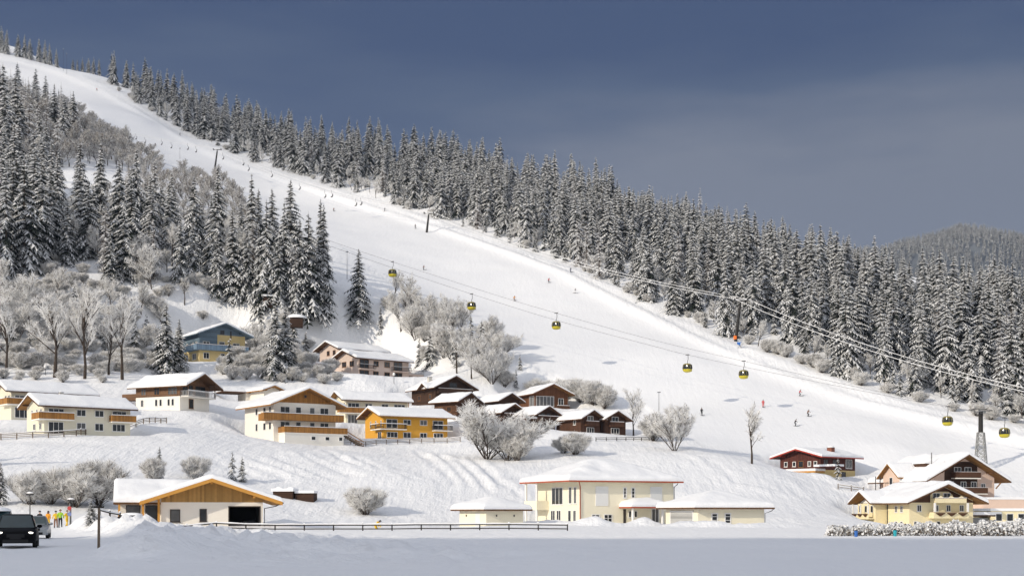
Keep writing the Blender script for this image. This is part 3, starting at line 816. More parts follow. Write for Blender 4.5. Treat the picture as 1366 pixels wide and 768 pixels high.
# ---- pinkish houses on the hill
h = House('pink_front', 'pink_house', 'pinkish grey house with iron balconies and low snowy roof, the front one on the bank')
h.walls([(0, 9, M['pinkwall'])], 'x', 4.75, 6.95, 1.0)
h.gable_roof('x', 4.75, 6.95, 1.0, (1.3, 1.0), under='eave', fascia='brown')
def Fk(a): return (a - 905) / 220 * 15.0
for a, b, v0, v1, n in ((910, 950, 2.5, 4.6, 2), (970, 992, 3.1, 4.4, 2), (1017, 1041, 3.1, 4.4, 2), (1058, 1096, 2.5, 4.6, 2)): h.window('F', Fk(a), Fk(b), v0, v1, n, 'woodframe')
for a, b, v0, v1, n in ((910, 950, 0.1, 2.0, 2), (968, 992, .7, 1.95, 2), (1017, 1041, .6, 1.9, 2), (1060, 1096, .4, 2, 2)): h.window('F', Fk(a), Fk(b), v0, v1, n, 'woodframe')
for a, b in ((3.2, 5.0), (6.4, 8.2)): h.window('L', a, b, 3.0, 4.3, 2, 'woodframe')
h.balcony('F', -.2, 4.4, 2.3, 1.2, 1.0, 'darkmetal', 'pinkwall', 'bars', .05); h.balcony('F', 9.8, 15.0, 2.3, 1.2, 1.0, 'darkmetal', 'pinkwall', 'bars', .05)
mb = MB(); mb.box(15.01, 20.5, 1.0, 8.0, -2, 2.1, M['pinkwall']); mb.build('terrace_wing', h.root)
mb = MB(); mb.box(15.02, 20.45, 1.05, 7.95, 2.104, 2.35, M['snow']); mb.build('terrace_snow', h.root)
h.balcony('R', .9, 1.2, 2.36, .01, .01, 'darkmetal', 'pinkwall', 'board', 0) if False else None
mb = MB()
for i in range(24): mb.box(15.1 + i * .23, 15.14 + i * .23, .92, .96, 2.1, 3.0, M['darkmetal'])
mb.box(15.05, 20.5, .90, .98, 3.0, 3.06, M['darkmetal']); mb.build('terrace_railing', h.root)
h.window('F', 15.8, 17.0, .5, 1.6, 2, 'woodframe', base=-1.0); h.window('F', 18.2, 19.4, .5, 1.6, 2, 'woodframe', base=-1.0)
h = House('pink_back', 'pink_house', 'pinkish grey house whose higher snowy roof shows behind the one with iron balconies')
h.walls([(0, 9, M['pinkwall'])], 'x', 6.3, 8.4, 1.0)
h.gable_roof('x', 6.3, 8.4, 1.0, (1.5, 1.0), under='eave', fascia='brown')
for a in (3.2, 5.8): h.window('L', a, a + 1.2, 5.0, 6.2, 2, 'woodframe')
for a in (1.5, 4.5): h.window('F', a, a + 1.2, 4.0, 5.4, 2, 'woodframe')
mb = MB(); mb.box(-6.5, -.02, 2.0, 8.0, -2, 2.5, M['pinkwall']); mb.box(-6.6, -.02, 1.9, 8.1, 2.504, 2.9, M['snow']); mb.build('side_wing', h.root)
for a in (-5.6, -2.6): h.window('F', a, a + 1.5, .7, 2.0, 2, 'woodframe', base=-2.0)

# ---- blue and yellow house
h = House('blue_house', 'blue_yellow_house', 'house with blue boarded upper floor and yellow ground floor among the trees')
h.walls([(0, 3.0, M['mustard']), (3.0, 11, M['blueboard'])], 'y', 6.6, 9.5, 1.3)
h.gable_roof('y', 6.6, 9.5, 1.4, (2.2, 1.0), under='blueboard', fascia='blueboard')
h.board('gable_panel', 'F', 4.6, 11.85, 3.0, 6.8, .005, .05, 'mustard')
for a, b, v0, v1, n in ((.9, 2.6, 3.2, 5.0, 2), (5.0, 6.5, 3.2, 5.2, 1), (8.6, 10.4, 3.4, 5.0, 2)): h.window('F', a, b, v0, v1, n, base=.05 if a > 4 else 0)
for a, b, v0, v1, n in ((1.0, 2.5, .8, 2.3, 2), (5.4, 6.6, .1, 2.3, 1), (8.6, 10.2, .8, 2.2, 2)): h.window('F', a, b, v0, v1, n)
h.window('F', 5.4, 6.4, 7.0, 7.9, 1, 'darkframe')
for a in (2.0, 5.8, 8.0): h.window('L', a, a + 1.1, 3.7, 5.0, 2); 
h.window('L', 6.0, 8.4, .7, 2.2, 2); h.window('L', 2.0, 3.2, .7, 2.2, 2)
h.balcony('F', -1.3, 12.2, 3.0, 1.5, 1.1, 'bluerail', 'bluerail'); h.balcony('L', 4.0, 10.4, 3.002, 1.3, 1.1, 'bluerail', 'bluerail')
h.board('gable_strut', 'F', 8.0, 8.2, 6.0, 7.9, .06, .2, 'darkbrown')

# ---- the cluster of brown cabins
def cabin(key, label, ze, zr, oh, ov, wall='darkbrown', base=None, fas='brown', name='timber_cabin', th=.4, under='eave'):
    h = House(key, name, label)
    bands = [(0, 12, M[wall])] if base is None else [(0, base[0], M[base[1]]), (base[0], 12, M[wall])]
    h.walls(bands, 'y', ze, zr, oh)
    h.roof = h.gable_roof('y', ze, zr, oh, ov, under=under, fascia=fas, th=th)
    return h
h = cabin('cabin_big', 'large dark brown cabin with chimney, highest of the left cabins', 4.0, 6.9, 1.2, (1.4, 1.0))
h.chimney(h.roof, 2.2, 6.5, 5.6, 7.0, .8)
for a in (1.2, 3.9, 6.6): h.window('F', a, a + 1.3, 1.6, 2.7, 2, 'darkframe')
h.window('F', 3.6, 5.6, 4.3, 5.4, 2, 'darkframe'); h.balcony('F', .2, 9.2, 3.0, 1.1, .9, 'darkbrown', 'darkbrown', 'board', .08)
h.gable_roof('x', 3.9, 5.2, .6, (1.6, .0), x=(-.4, 2.6), y=(1.2, 4.4), fascia='brown', name='dormer_roof', purlins=False, th=.4)
for a in (3.0, 8.0): h.window('L', a, a + 1.2, 1.6, 2.8, 2, 'woodframe')
h = cabin('cabin_low', 'lower brown cabin with an orange lit side wall just right of the orange house', 3.1, 5.2, 1.1, (1.2, .8), 'brown')
for a in (1.2, 3.6): h.window('L', a, a + 1.2, 1.0, 2.2, 2, 'woodframe')
h.window('F', 1.2, 2.6, .9, 2.2, 2, 'woodframe'); h.window('F', 4.0, 5.4, .9, 2.2, 2, 'woodframe')
h.board('shelf', 'F', .2, 6.6, 2.5, 2.6, .01, .6, 'brown')
h = cabin('cabin_mid', 'small brown cabin gable peeping out between snowy roofs, in front of the glazed house', 2.6, 4.5, .9, (1.2, .8))
h.window('F', 1.8, 3.4, 1.2, 2.4, 2, 'darkframe')
h = cabin('cabin_hid', 'brown cabin half hidden by the white frosted tree', 3.5, 5.5, .9, (1.2, .8))
h.window('F', 1.2, 2.4, .9, 2.1, 2, 'darkframe'); h.window('F', 3.2, 4.4, .9, 2.1, 2, 'darkframe'); h.balcony('F', .1, 5.4, 2.5, 1.0, .9, 'darkbrown', 'darkbrown')
h = cabin('cabin_balc', 'dark brown cabin with a carved balcony under its gable, right beside the frosted tree', 3.2, 5.1, 1.1, (1.4, .8))
h.window('F', 1.3, 2.3, 2.7, 3.7, 1, 'darkframe'); h.window('F', 2.7, 3.7, 2.7, 3.7, 1, 'darkframe')
h.window('F', .6, 1.6, .4, 1.7, 1, 'woodframe', 'glass2'); h.window('F', 2.6, 4.2, .1, 1.8, 2, 'woodframe', 'glass')
h.balcony('F', -.2, 5.2, 2.05, 1.1, .95, 'darkbrown', 'darkbrown')
mb = MB(); mb.box(-3.2, -.2, -.6, 2.4, 2.2, 2.4, M['brown']); mb.box(-3.2, -.2, -.6, 2.4, 2.404, 2.75, M['snow']); mb.box(-3.1, -2.95, -.5, -.35, -1, 2.2, M['brown']); mb.box(-.5, -.35, -.5, -.35, -1, 2.2, M['brown']); mb.build('porch_roof', h.root)
h = cabin('glass_house', 'red brown wooden house with a row of tall windows behind the cabins', 3.6, 6.0, 1.1, (1.6, 1.0), 'rust', under='eavelight', fas='rust', name='wooden_house')
h.window('F', .4, 5.0, .8, 3.2, 5, 'frame', 'glass2'); h.window('F', 6.1, 7.5, .5, 2.8, 2, 'frame'); h.window('L', 7.2, 9.8, .8, 3.2, 3, 'frame', 'glass2')
h.balcony('F', 5.3, 8.5, .1, 1.2, .9, 'brown', 'brown')
h.board('lean_to', 'R', 1.0, 5.0, -1.0, 1.6, .01, .9, 'redbrown')
def twin(key, label):
    h = cabin(key, label, 3.1, 5.0, .95, (1.3, .8), 'redbrown', fas='brown')
    h.window('F', 1.7, 3.3, 2.75, 3.85, 2, 'frame'); h.window('F', 1.5, 3.5, .3, 1.5, 3, 'frame')
    h.balcony('F', .9, 4.2, 1.95, .8, .75, 'redbrown', 'brown'); return h
h = twin('twin_a', 'left one of the twin red brown cabins with white windows')
h.window('L', 5.6, 6.4, 2.0, 3.0, 1)
h = twin('twin_b', 'right one of the twin red brown cabins with white windows, next to the thin tree')

# ---- the villa and its two garages
h = House('villa', 'villa', 'large cream villa with hipped snowy roof, red gutters and white shutters')
h.walls([(0, 9, M['villa'])], 'x', 6.0, 9.0, 1.0, hip=True)
VR = h.hip_roof(6.0, .36, 1.05, x=(-1.25, 14.9), th=.62)
def Fv(a): return (a - 553) / 372 * 14.9
for a, b, v0 in ((612, 662, 2.55), (830, 878, 2.8)):
    mb = MB(); h.bx(mb, 'F', Fv(a), Fv(b), v0, 5.25, .001, .07, M['frame']); w = mb.build('window', h.root)
    mb = MB(); h.bx(mb, 'F', Fv(a) + .12, Fv(b) - .12, v0 + .12, 5.1, .0, .075, M['shutter']); mb.build('roller_shutter', w)
for a, b in ((721, 735), (753, 769)): h.window('F', Fv(a), Fv(b), 3.6, 5.15, 1, gl='glass', rows=3, fw=.14)
h.window('F', Fv(597), Fv(628), .3, 1.4, 2, gl='glass', rows=2, fw=.1); h.window('F', Fv(645), Fv(678), .3, 1.4, 2, gl='glass', rows=2, fw=.1)
h.window('F', Fv(835), Fv(866), .2, 2.2, 2, gl='glass2', fw=.1)
mb = MB(); h.bx(mb, 'F', Fv(722), Fv(732), .1, 2.1, .0, .05, M['darkframe']); mb.build('front_door', h.root)
for a in (742, 765): h.window('F', Fv(a), Fv(a + 13), .9, 1.9, 1, gl='glass', fw=.1)
# left wing with the loggia: parapet, slab and columns stand before the wall
for u0, u1, v0, v1, n in ((4.8, 8.3, 2.7, 5.2, 3), (10.0, 11.0, 2.8, 5.2, 1), (11.5, 12.4, 2.8, 5.2, 1), (4.5, 5.9, .1, 2.0, 2), (6.3, 7.7, .1, 2.0, 2), (9.8, 10.8, .1, 2.0, 1), (11.3, 12.3, .1, 2.0, 1)):
    h.window('L', u0, u1, v0, v1, n, gl='glass' if u0 < 10 else 'glass2', fw=.12)
mb = MB(); h.bx(mb, 'L', -.2, 3.9, 2.0, 2.35, 0, 1.95, M['villa']); lg = mb.build('loggia', h.root)
mb = MB(); h.bx(mb, 'L', -.2, 3.9, 2.35, 3.3, 1.75, 1.95, M['villa']); h.bx(mb, 'L', 3.7, 3.9, 2.35, 3.3, 0, 1.749, M['villa']); h.bx(mb, 'L', -.2, 0, 2.35, 3.3, 0, 1.749, M['villa']); mb.build('parapet', lg)
for u, a, b in ((.1, -.1, 2.0), (3.6, -.1, 2.0), (.1, 3.3, 5.85), (3.6, 3.3, 5.85)):
    x, y, _ = h.pt('L', u, 0, 1.8); mb = MB(); mb.tube([(x, y, a), (x, y, b)], .17, M['frame'], 10); mb.build('column', lg)
# entrance porch
mb = MB(); X0, X1 = Fv(705), Fv(858)
for x in (X0 + .7, X1 - .7): mb.tube([(x, -2.6, -.3), (x, -2.6, 2.35)], .18, M['frame'], 10)
mb.build('porch_columns', h.root)
PR = h.hip_roof(2.42, .42, .0, x=(X0, X1), y=(-3.4, 1.2), th=.5, name='porch_roof')
h.pipe('downpipe', [(-.6, -.75, 5.9), (-.45, -.6, 5.7), (-.06, -.10, 5.2), (-.06, -.10, -.5)], .075, 'copper')
h.pipe('downpipe', [(15.3, -.7, 5.9), (15.2, -.6, 5.6), (14.96, -.10, 5.2), (14.96, -.10, -.5)], .06, 'darkmetal')
h = House('shed_villa', 'small_garage', 'small cream garage with hipped snowy roof standing alone left of the villa', cat='garage')
h.walls([(0, 5, M['villa'])], 'x', 2.45, 4, .7, hip=True); h.hip_roof(2.45, .36, .9, th=.55, under='eave', fascia='eave')
for u in (1.5, 4.2): h.board('wall_lamp', 'F', u, u + .12, 1.5, 1.75, .0, .12, 'darkmetal')
for u in (1.8,): h.board('wall_lamp', 'L', u, u + .12, 1.5, 1.75, .0, .12, 'darkmetal')
h.board('side_door', 'L', 4.2, 5.4, 0.05, 1.95, .0, .04, 'shutter')
h = House('garage_villa', 'double_garage', 'wide cream garage with grey door at the right of the villa', cat='garage')
h.walls([(0, 5, M['villa'])], 'x', 2.65, 4, .7, hip=True); h.hip_roof(2.65, .34, 1.0, th=.55, under='eave', fascia='eave')
h.board('garage_door', 'L', 1.6, 8.0, -.1, 2.05, -.01, .03, 'gdoor'); h.board('door_frame', 'L', 1.35, 8.25, 2.052, 2.25, .0, .08, 'frame')
for u in (1.36, 8.02): h.board('door_post', 'L', u, u + .22, -.1, 2.05, .0, .08, 'frame')
for u in (1.9, 3.8): h.window('F', u, u + .95, .55, 1.95, 1, gl='glass', rows=3, fw=.14)
h.pipe('downpipe', [(10.5, -.9, 2.5), (10.3, -.6, 2.2), (9.66, -.09, 1.9), (9.66, -.09, -.3)], .05, 'darkmetal')

# ---- white chalet with the pine gable, nearest of all
h = House('chalet', 'chalet', 'white single storey chalet with fresh pine gable and dark open garage, nearest the road', cat='chalet')
mb = MB()
zE, zR, OH = 2.55, 5.0, 2.05
def zr_(x): return zR - (zR - zE) / 7.35 * abs(x - 5.15)
g0, g1 = 7.05, 10.3 - .02
gx0, gx1 = 7.05, 10.25
mb.face([(0, 0, -1), (gx0, 0, -1), (gx0, 0, 2.5), (0, 0, 2.5)], M['white']); mb.face([(gx0, 0, 2.0), (gx1, 0, 2.0), (gx1, 0, 2.5), (gx0, 0, 2.5)], M['white']); mb.face([(gx1, 0, -1), (10.6, 0, -1), (10.6, 0, 2.5), (gx1, 0, 2.5)], M['white'])
mb.face([(10.6, 0, -1), (10.6, 13, -1), (10.6, 13, 2.9), (10.6, 0, 2.9)], M['white']); mb.face([(0, 4, -1), (0, 0, -1), (0, 0, 3.1), (0, 4, 3.1)], M['white'])
mb.face([(-4.2, 4.0, -1), (0, 4.0, -1), (0, 4.0, 3.0), (-4.2, 4.0, 3.0)], M['white']); mb.face([(-4.2, 13, -1), (-4.2, 4.0, -1), (-4.2, 4.0, 2.6), (-4.2, 8.5, 4.2), (-4.2, 13, 2.6)], M['white'])
mb.face([(10.6, 13, -1), (-4.2, 13, -1), (-4.2, 13, 2.6), (10.6, 13, 2.6)], M['white'])
mb.build('wall', h.root)
mb = MB(); mb.face([(0, -.02, 2.5), (10.6, -.02, 2.5), (10.6, -.02, zr_(10.6) - .2), (5.15, -.02, zR - .2), (0, -.02, zr_(0) - .2)], M['pine'])
mb.face([(0, .2, 2.5), (0, -.02, 2.5), (0, -.02, 3.1), (0, .2, 3.1)], M['pine']); mb.build('gable_boards', h.root)
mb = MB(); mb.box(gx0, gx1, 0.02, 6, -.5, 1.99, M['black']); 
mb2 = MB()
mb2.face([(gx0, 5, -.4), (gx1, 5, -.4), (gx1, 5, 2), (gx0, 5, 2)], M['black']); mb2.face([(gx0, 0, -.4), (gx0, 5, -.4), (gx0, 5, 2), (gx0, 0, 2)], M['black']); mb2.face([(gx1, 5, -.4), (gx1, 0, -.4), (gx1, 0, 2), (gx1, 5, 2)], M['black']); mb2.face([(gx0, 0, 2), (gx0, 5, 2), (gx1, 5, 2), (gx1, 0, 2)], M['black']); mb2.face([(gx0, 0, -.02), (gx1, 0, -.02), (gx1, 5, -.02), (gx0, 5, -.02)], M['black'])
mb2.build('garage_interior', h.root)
mb = MB(); h.bx(mb, 'F', gx0 - .1, gx0, -.1, 2.1, -.02, .05, M['darkframe']); h.bx(mb, 'F', gx1, gx1 + .1, -.1, 2.1, -.02, .05, M['darkframe']); h.bx(mb, 'F', gx0, gx1, 2.0, 2.1, -.02, .05, M['darkframe']); mb.build('garage_frame', h.root)
h.window('F', .9, 1.95, .4, 1.75, 1, 'darkframe', 'glass2', fw=.1); h.window('F', 3.95, 4.7, .45, 1.8, 1, 'darkframe', 'glass', fw=.1)
CR = h.gable_roof('y', zE, zR, 2.05 + 0, (2.0, 0.5), x=(-.15, 10.45), y=(0, 9), under='pinebeam', fascia='pinebeam', t=.34, th=.5)
BR = h.gable_roof('x', 2.5, 4.55, .9, (.7, .2), x=(-4.2, 4.5), y=(4.0, 13), under='eave', fascia='eave', name='wing_roof', th=.62, purlins=False)
for x in (-.25, -1.85): h.post('porch_post', x, -.2 if x > -1 else 1.2, -.2, zr_(x) - .35, .24, 'pinebeam')
h.post('porch_post', -4.3, 3.3, -.2, 2.4, .22, 'pinebeam')
mb = MB(); mb.box(-3.6, -2.1, 3.93, 3.99, .1, 2.2, M['darkframe']); w = mb.build('window', h.root); mb = MB(); mb.box(-3.5, -2.2, 3.9, 3.96, .2, 2.1, M['glass2']); mb.build('pane', w)
mb = MB(); mb.box(-1.6, -.2, 3.93, 3.99, .1, 2.2, M['darkframe']); w = mb.build('window', h.root); mb = MB(); mb.box(-1.5, -.3, 3.9, 3.96, .2, 2.1, M['glass']); mb.build('pane', w)
h.pipe('downpipe', [(12.3, -1.6, 2.35), (11.9, -1.0, 2.1), (10.75, -.1, 1.85), (10.75, -.1, -.2)], .055, 'darkmetal')
h.pipe('gutter', [(12.55, -1.9, 2.42), (12.55, 9.4, 2.42)], .08, 'darkmetal')

# ---- red house at the foot of the piste
h = House('red_house', 'red_house', 'dark red wooden house with brick chimney and red verge boards')
h.walls([(0, 1.6, M['mustard']), (1.6, 9, M['redboard'])], 'y', 4.1, 5.75, 1.3)
RR = h.gable_roof('y', 4.1, 5.75, 1.4, (1.6, 1.0), under='redboard', fascia='redtrim')
h.chimney(RR, -1.8, 6.0, 4.4, 6.05, 1.1, 'brick')
for a in (1.0, 3.0, 6.6, 8.0): h.window('F', a, a + .8, 2.3, 3.3, 1, fw=.1)
h.window('F', 4.4, 5.6, 2.1, 3.4, 1, 'woodframe')
for a, b in ((1.0, 2.4), (4.0, 5.4)): h.window('R', a, b, 2.3, 3.6, 2, 'darkframe')
h.window('R', 8.4, 10.6, 2.0, 3.8, 2, 'frame', 'glass2'); h.window('R', 7.0, 8.4, .3, 1.3, 1, 'darkframe')
mb = MB(); mb.box(-10.6, 1.0, -3.2, -.02, 1.0, 1.3, M['pinebeam']); mb.build('terrace', h.root)
mb = MB(); mb.box(-10.7, 1.1, -3.3, -.01, 1.304, 1.75, M['snow']); mb.build('terrace_snow', h.root)
mb = MB(); mb.box(-8.5, -1.0, -3.1, -2.9, -.6, .99, M['pinebeam']); mb.build('terrace_front', h.root)
mb = MB(); mb.box(.2, 5.0, -2.6, 0.5, 1.9, 2.1, M['redboard']); mb.box(.2, 5.0, -2.6, .5, 2.104, 2.5, M['snow']); mb.build('carport_roof', h.root)

# ---- brown hotel and yellow guest house on the right
h = House('brown_hotel', 'guesthouse', 'large pink plastered guesthouse with dark wooden balconies under one huge gable', cat='guesthouse')
h.walls([(0, 12, M['hotelpink'])], 'y', 4.9, 9.7, 1.5)
HR = h.gable_roof('y', 4.9, 9.7, 1.9, (2.4, 1.2), under='eavelight', fascia='eave', th=.68)
h.board('timber_front', 'F', 3.6, 10.6, 2.9, 8.5, .004, .06, 'darkbrown')
for b in ((2.0, 11.8, 2.75, 1.5, 1.0, 'brown', 'white'), (5.0, 10.4, 5.55, 1.4, 1.0, 'brown', 'white')): h.balcony('F', *b[:5], b[5], b[6], 'board', .05)
for a in (4.3, 7.0, 9.2): h.window('F', a, a + 1.2, 2.95, 4.9, 2, base=.06)
for a in (5.6, 7.8): h.window('F', a, a + 1.5, 5.8, 7.5, 2, base=.06)
h.window('F', 11.4, 12.4, 3.3, 4.6, 2); h.window('F', 1.2, 2.2, 3.3, 4.6, 2); h.window('F', 11.6, 12.6, .6, 1.9, 2); h.window('F', 8.6, 9.8, .2, 2.2, 2); h.window('F', 5.2, 6.4, .2, 2.2, 2)
for a in (3.0, 6.0, 9.2, 12.4): h.window('L', a, a + 1.0, 3.0, 4.3, 2); h.window('L', a, a + 1.0, .5, 1.8, 2)
mb = MB(); mb.box(-1.9, 3.0, 5.8, 11.0, 3.0, 6.3, M['hotelpink']); mb.face([(-1.9, 11.0, 6.3), (-1.9, 5.8, 6.3), (-1.9, 8.4, 8.1)], M['hotelpink']); mb.build('dormer', h.root)
h.gable_roof('x', 5.7, 8.3, .9, (.9, .0), x=(-1.9, 5.0), y=(5.8, 11.0), fascia='eavelight', under='eavelight', name='dormer_roof', purlins=False)
w = MB(); w.box(-1.96, -1.88, 7.9, 8.9, 4.4, 5.8, M['frame']); w = w.build('dormer_window', h.root); g = MB(); g.box(-1.99, -1.93, 8.0, 8.8, 4.5, 5.7, M['glass']); g.build('pane', w)
mb = MB(); mb.box(2.2, 4.6, 3.6, 7.4, 7.6, 8.25, M['brown']); mb.box(2.0, 4.6, 3.5, 7.5, 8.254, 8.65, M['snow']); mb.build('roof_window', HR)
mb = MB(); mb.tube([(3.0, 3.0, 7), (3.0, 3.0, 10.2)], .10, M['metal'], 8); mb.build('flue', HR)
h.chimney(HR, 2.0, .8, 5.0, 6.6, .8, 'plaster')
for x in (-.9, 14.9):
    mb = MB(); mb.obox((x, -.4, 4.2), (.55 if x > 0 else -.55, 0, .55), (0, .09, 0), (-.06, 0, .06), M['eavelight']); mb.build('eave_bracket', h.root)
h = House('yellow_house', 'guesthouse', 'butter yellow guesthouse with white railings, brown flower boxes and broad gable behind the hedge', cat='guesthouse')
h.walls([(0, 12, M['butter'])], 'y', 3.95, 7.0, 1.4)
YR = h.gable_roof('y', 3.95, 7.0, 1.6, (2.0, 1.0), under='eavelight', fascia='eave', th=.66)
for u in (1.4, 4.6, 6.9, 9.4): h.window('F', u, u + .85, 2.55, 3.65, 2, fw=.09)
for u in (.8, 3.0, 5.0, 7.4, 9.8): h.window('F', u, u + .8, .2, 1.0, 1, fw=.09)
h.window('F', 4.3, 5.7, 4.3, 5.6, 2, fw=.1, base=.05); h.window('F', 6.3, 7.7, 4.3, 5.6, 2, fw=.1, base=.05)
q = MB()                                                    # brown boarding of the gable behind the upper balcony
q.face([(-.6, -.03, 4.02), (12.6, -.03, 4.02), (6.0, -.03, 6.72)], M['brown']); q.face([(3.9, -.05, 4.1), (8.1, -.05, 4.1), (8.1, -.05, 5.3), (7.3, -.05, 5.8), (4.7, -.05, 5.8), (3.9, -.05, 5.3)], M['butter']); q.build('gable_boards', h.root)
b = h.balcony('F', 3.6, 10.2, 1.65, 1.5, .8, 'butter', 'butter', 'board', .0)
b2 = h.balcony('F', 3.9, 9.8, 4.15, 1.4, .55, 'butter', 'butter', 'board', .08)
for u in (3.8, 10.0):
    x, y, _ = h.pt('F', u, 0, 1.42); h.post('balcony_post', x, y, 2.5, 3.96, .28, 'frame')
for u in (3.9, 6.0, 8.1):
    q = MB()
    for k in range(6): h.bx(q, 'F', u + .14 * k, u + 1.7 - .14 * k, 2.36 - .09 * (k + 1), 2.36 - .09 * k, 1.52, 1.78 - .02 * k, M['brown'])
    q.build('flower_box', b)
for u in (4.3, 6.3, 8.2):                                   # the wavy top of the upper railing
    q = MB(); 
    for k in range(5): h.bx(q, 'F', u + .12 * k, u + 1.3 - .12 * k, 4.72 + .07 * k, 4.72 + .07 * (k + 1), 1.33, 1.39, M['butter'])
    q.build('railing_scallop', b2)
# left wing with its own small gable
mb = MB(); mb.box(-2.2, -.01, 6.5, 12.0, -1, 3.9, M['butter']); mb.build('left_wing', h.root)
h.gable_roof('x', 3.95, 5.9, .9, (1.5, .0), x=(-2.2, 4.0), y=(6.6, 11.9), fascia='eave', under='eavelight', name='wing_roof', purlins=False)
for y in (7.2, 9.0, 10.8):
    w = MB(); w.box(-2.26, -2.18, y, y + .75, 2.4, 3.6, M['frame']); w = w.build('window', h.root); g = MB(); g.box(-2.29, -2.23, y + .1, y + .65, 2.5, 3.5, M['glass']); g.build('pane', w)
q = MB(); q.box(-3.4, -2.2, 6.7, 11.8, 1.3, 1.5, M['butter']); q.box(-3.4, -3.28, 6.7, 11.8, 1.5, 2.2, M['butter']); q = q.build('balcony', h.root)
for y in (6.9, 8.6, 10.3):
    g = MB()
    for k in range(5): g.box(-3.62 + .03 * k, -3.42, y + .12 * k, y + 1.4 - .12 * k, 2.2 - .1 * (k + 1), 2.2 - .1 * k, M['brown'])
    g.build('flower_box', q)
for y in (6.8, 9.25, 11.7): h.post('balcony_post', -3.34, y, 2.2, 3.8, .18, 'frame')
for u in (2.0, 3.6): h.window('L', u + 6.5, u + 7.3, 2.4, 3.5, 2, fw=.09); h.window('L', u + 6.5, u + 7.3, .1, 1.0, 1, fw=.09)
h.pipe('downpipe', [(-.06, 6.3, 3.8), (-.06, 6.3, -.5)], .07, 'darkmetal')

# ---- small ones
def lone(name, label, loc, yaw, parts, cat):
    t = thing(name, label, cat, loc, math.radians(yaw))
    for nm, mb in parts: mb.build(nm, t)
    return t
h = House('far_hut', 'small_hut', 'small hut with an orange gable edge showing above the white house roof', cat='hut')
h.walls([(0, 6, M['white'])], 'y', 1.5, 2.6, .8); h.gable_roof('y', 1.5, 2.6, 1.0, (1.2, .8), fascia='honey', under='eavelight')
h = House('blur_hut', 'flat_annex', 'low white annex with thick flat snow left of the orange gabled hut', cat='annex')
h.walls([(0, 6, M['white'])], 'x', 1.7, 2.0, .3, hip=True); h.hip_roof(1.8, .05, .4, x=(-5, 6), fascia='brown', under='eave'); h.window('F', 1.5, 3.5, .5, 1.4, 2, 'darkframe')
mb = MB(); mb.box(0, 8.5, 0, 6, -1, 3.2, M['hotelpink']); m2 = MB(); m2.box(-.1, 8.6, -.1, 6.1, 3.204, 3.6, M['snow'])
lone('flat_annex', 'flat roofed pink annex right of the big guesthouse', P(1312, 690, 250), 8, [('wall', mb), ('roof_snow', m2)], 'annex')
mb = MB(); mb.box(0, 12, 0, 6, -1, 2.6, M['butter']); m2 = MB(); m2.box(-.2, 12.2, -.2, 6.2, 2.604, 3.05, M['snow']); ct = lone('conservatory', 'low yellow conservatory with a row of windows at the right edge behind the hedge', P(1322, 702, 236), 10, [('wall', mb), ('roof_snow', m2)], 'conservatory')
for i in range(5):
    m3 = MB(); m3.box(.8 + i * 2.0, 2.0 + i * 2.0, -.03, .02, .9, 2.2, M['frame']); w = m3.build('window', ct); m4 = MB(); m4.box(.9 + i * 2.0, 1.9 + i * 2.0, -.05, .0, 1.0, 2.1, M['glass']); m4.build('pane', w)
mb = MB(); mb.box(0, 4.6, 0, 3, -.6, 1.2, M['metal']); m2 = MB(); m2.box(-.4, 5.2, -.6, 3.2, 1.7, 2.2, M['snow']); m3 = MB(); m3.box(-.4, 5.2, -.6, 3.2, 1.45, 1.69, M['darkbrown'])
lone('carport', 'low carport with thick snow between the two guesthouses', P(1295, 700, 236), 10, [('wall', mb), ('roof_snow', m2), ('roof', m3)], 'carport')
mb = MB(); mb.box(0, 2.9, 0, 2.5, -1.2, .75, M['darkbrown']); mb.box(3.1, 5.8, .6, 2.5, -1.2, .5, M['darkbrown']); m2 = MB(); m2.box(-.2, 3.05, -.3, 2.6, .754, 1.15, M['snow']); m2.box(3.08, 5.9, .4, 2.6, .504, .85, M['snow'])
for i in range(2): m2.ball((.7 + i * 1.7, 1.0, 1.1), .55, M['snow'], sq=(1.2, 1, .6), zmin=0)
lone('wood_shed', 'low brown timber shed with heaped snow on the bank right of the chalet', G(364, 662), -8, [('wall', mb), ('roof_snow', m2)], 'shed')
mb = MB(); mb.box(0, 3.2, 0, 3.0, -1, 1.9, M['darkbrown']); m2 = MB(); m2.box(-.4, 3.6, -.5, 3.3, 1.904, 2.35, M['snow'])
lone('forest_hut', 'tiny dark brown hut between the dark spruces above the houses', P(351, 405, 366), 10, [('wall', mb), ('roof_snow', m2)], 'hut')
mb = MB(); mb.box(0, 3.2, 0, 3.0, -1, 1.4, M['darkbrown']); m2 = MB(); m2.ball((1.6, 1.5, 1.3), 2.1, M['snow'], sq=(1.25, 1, .5), zmin=0)
lone('log_shed', 'low log shed under a thick snow cap at the foot of the dark spruces', P(387, 430, 356), 10, [('wall', mb), ('roof_snow', m2)], 'shed')
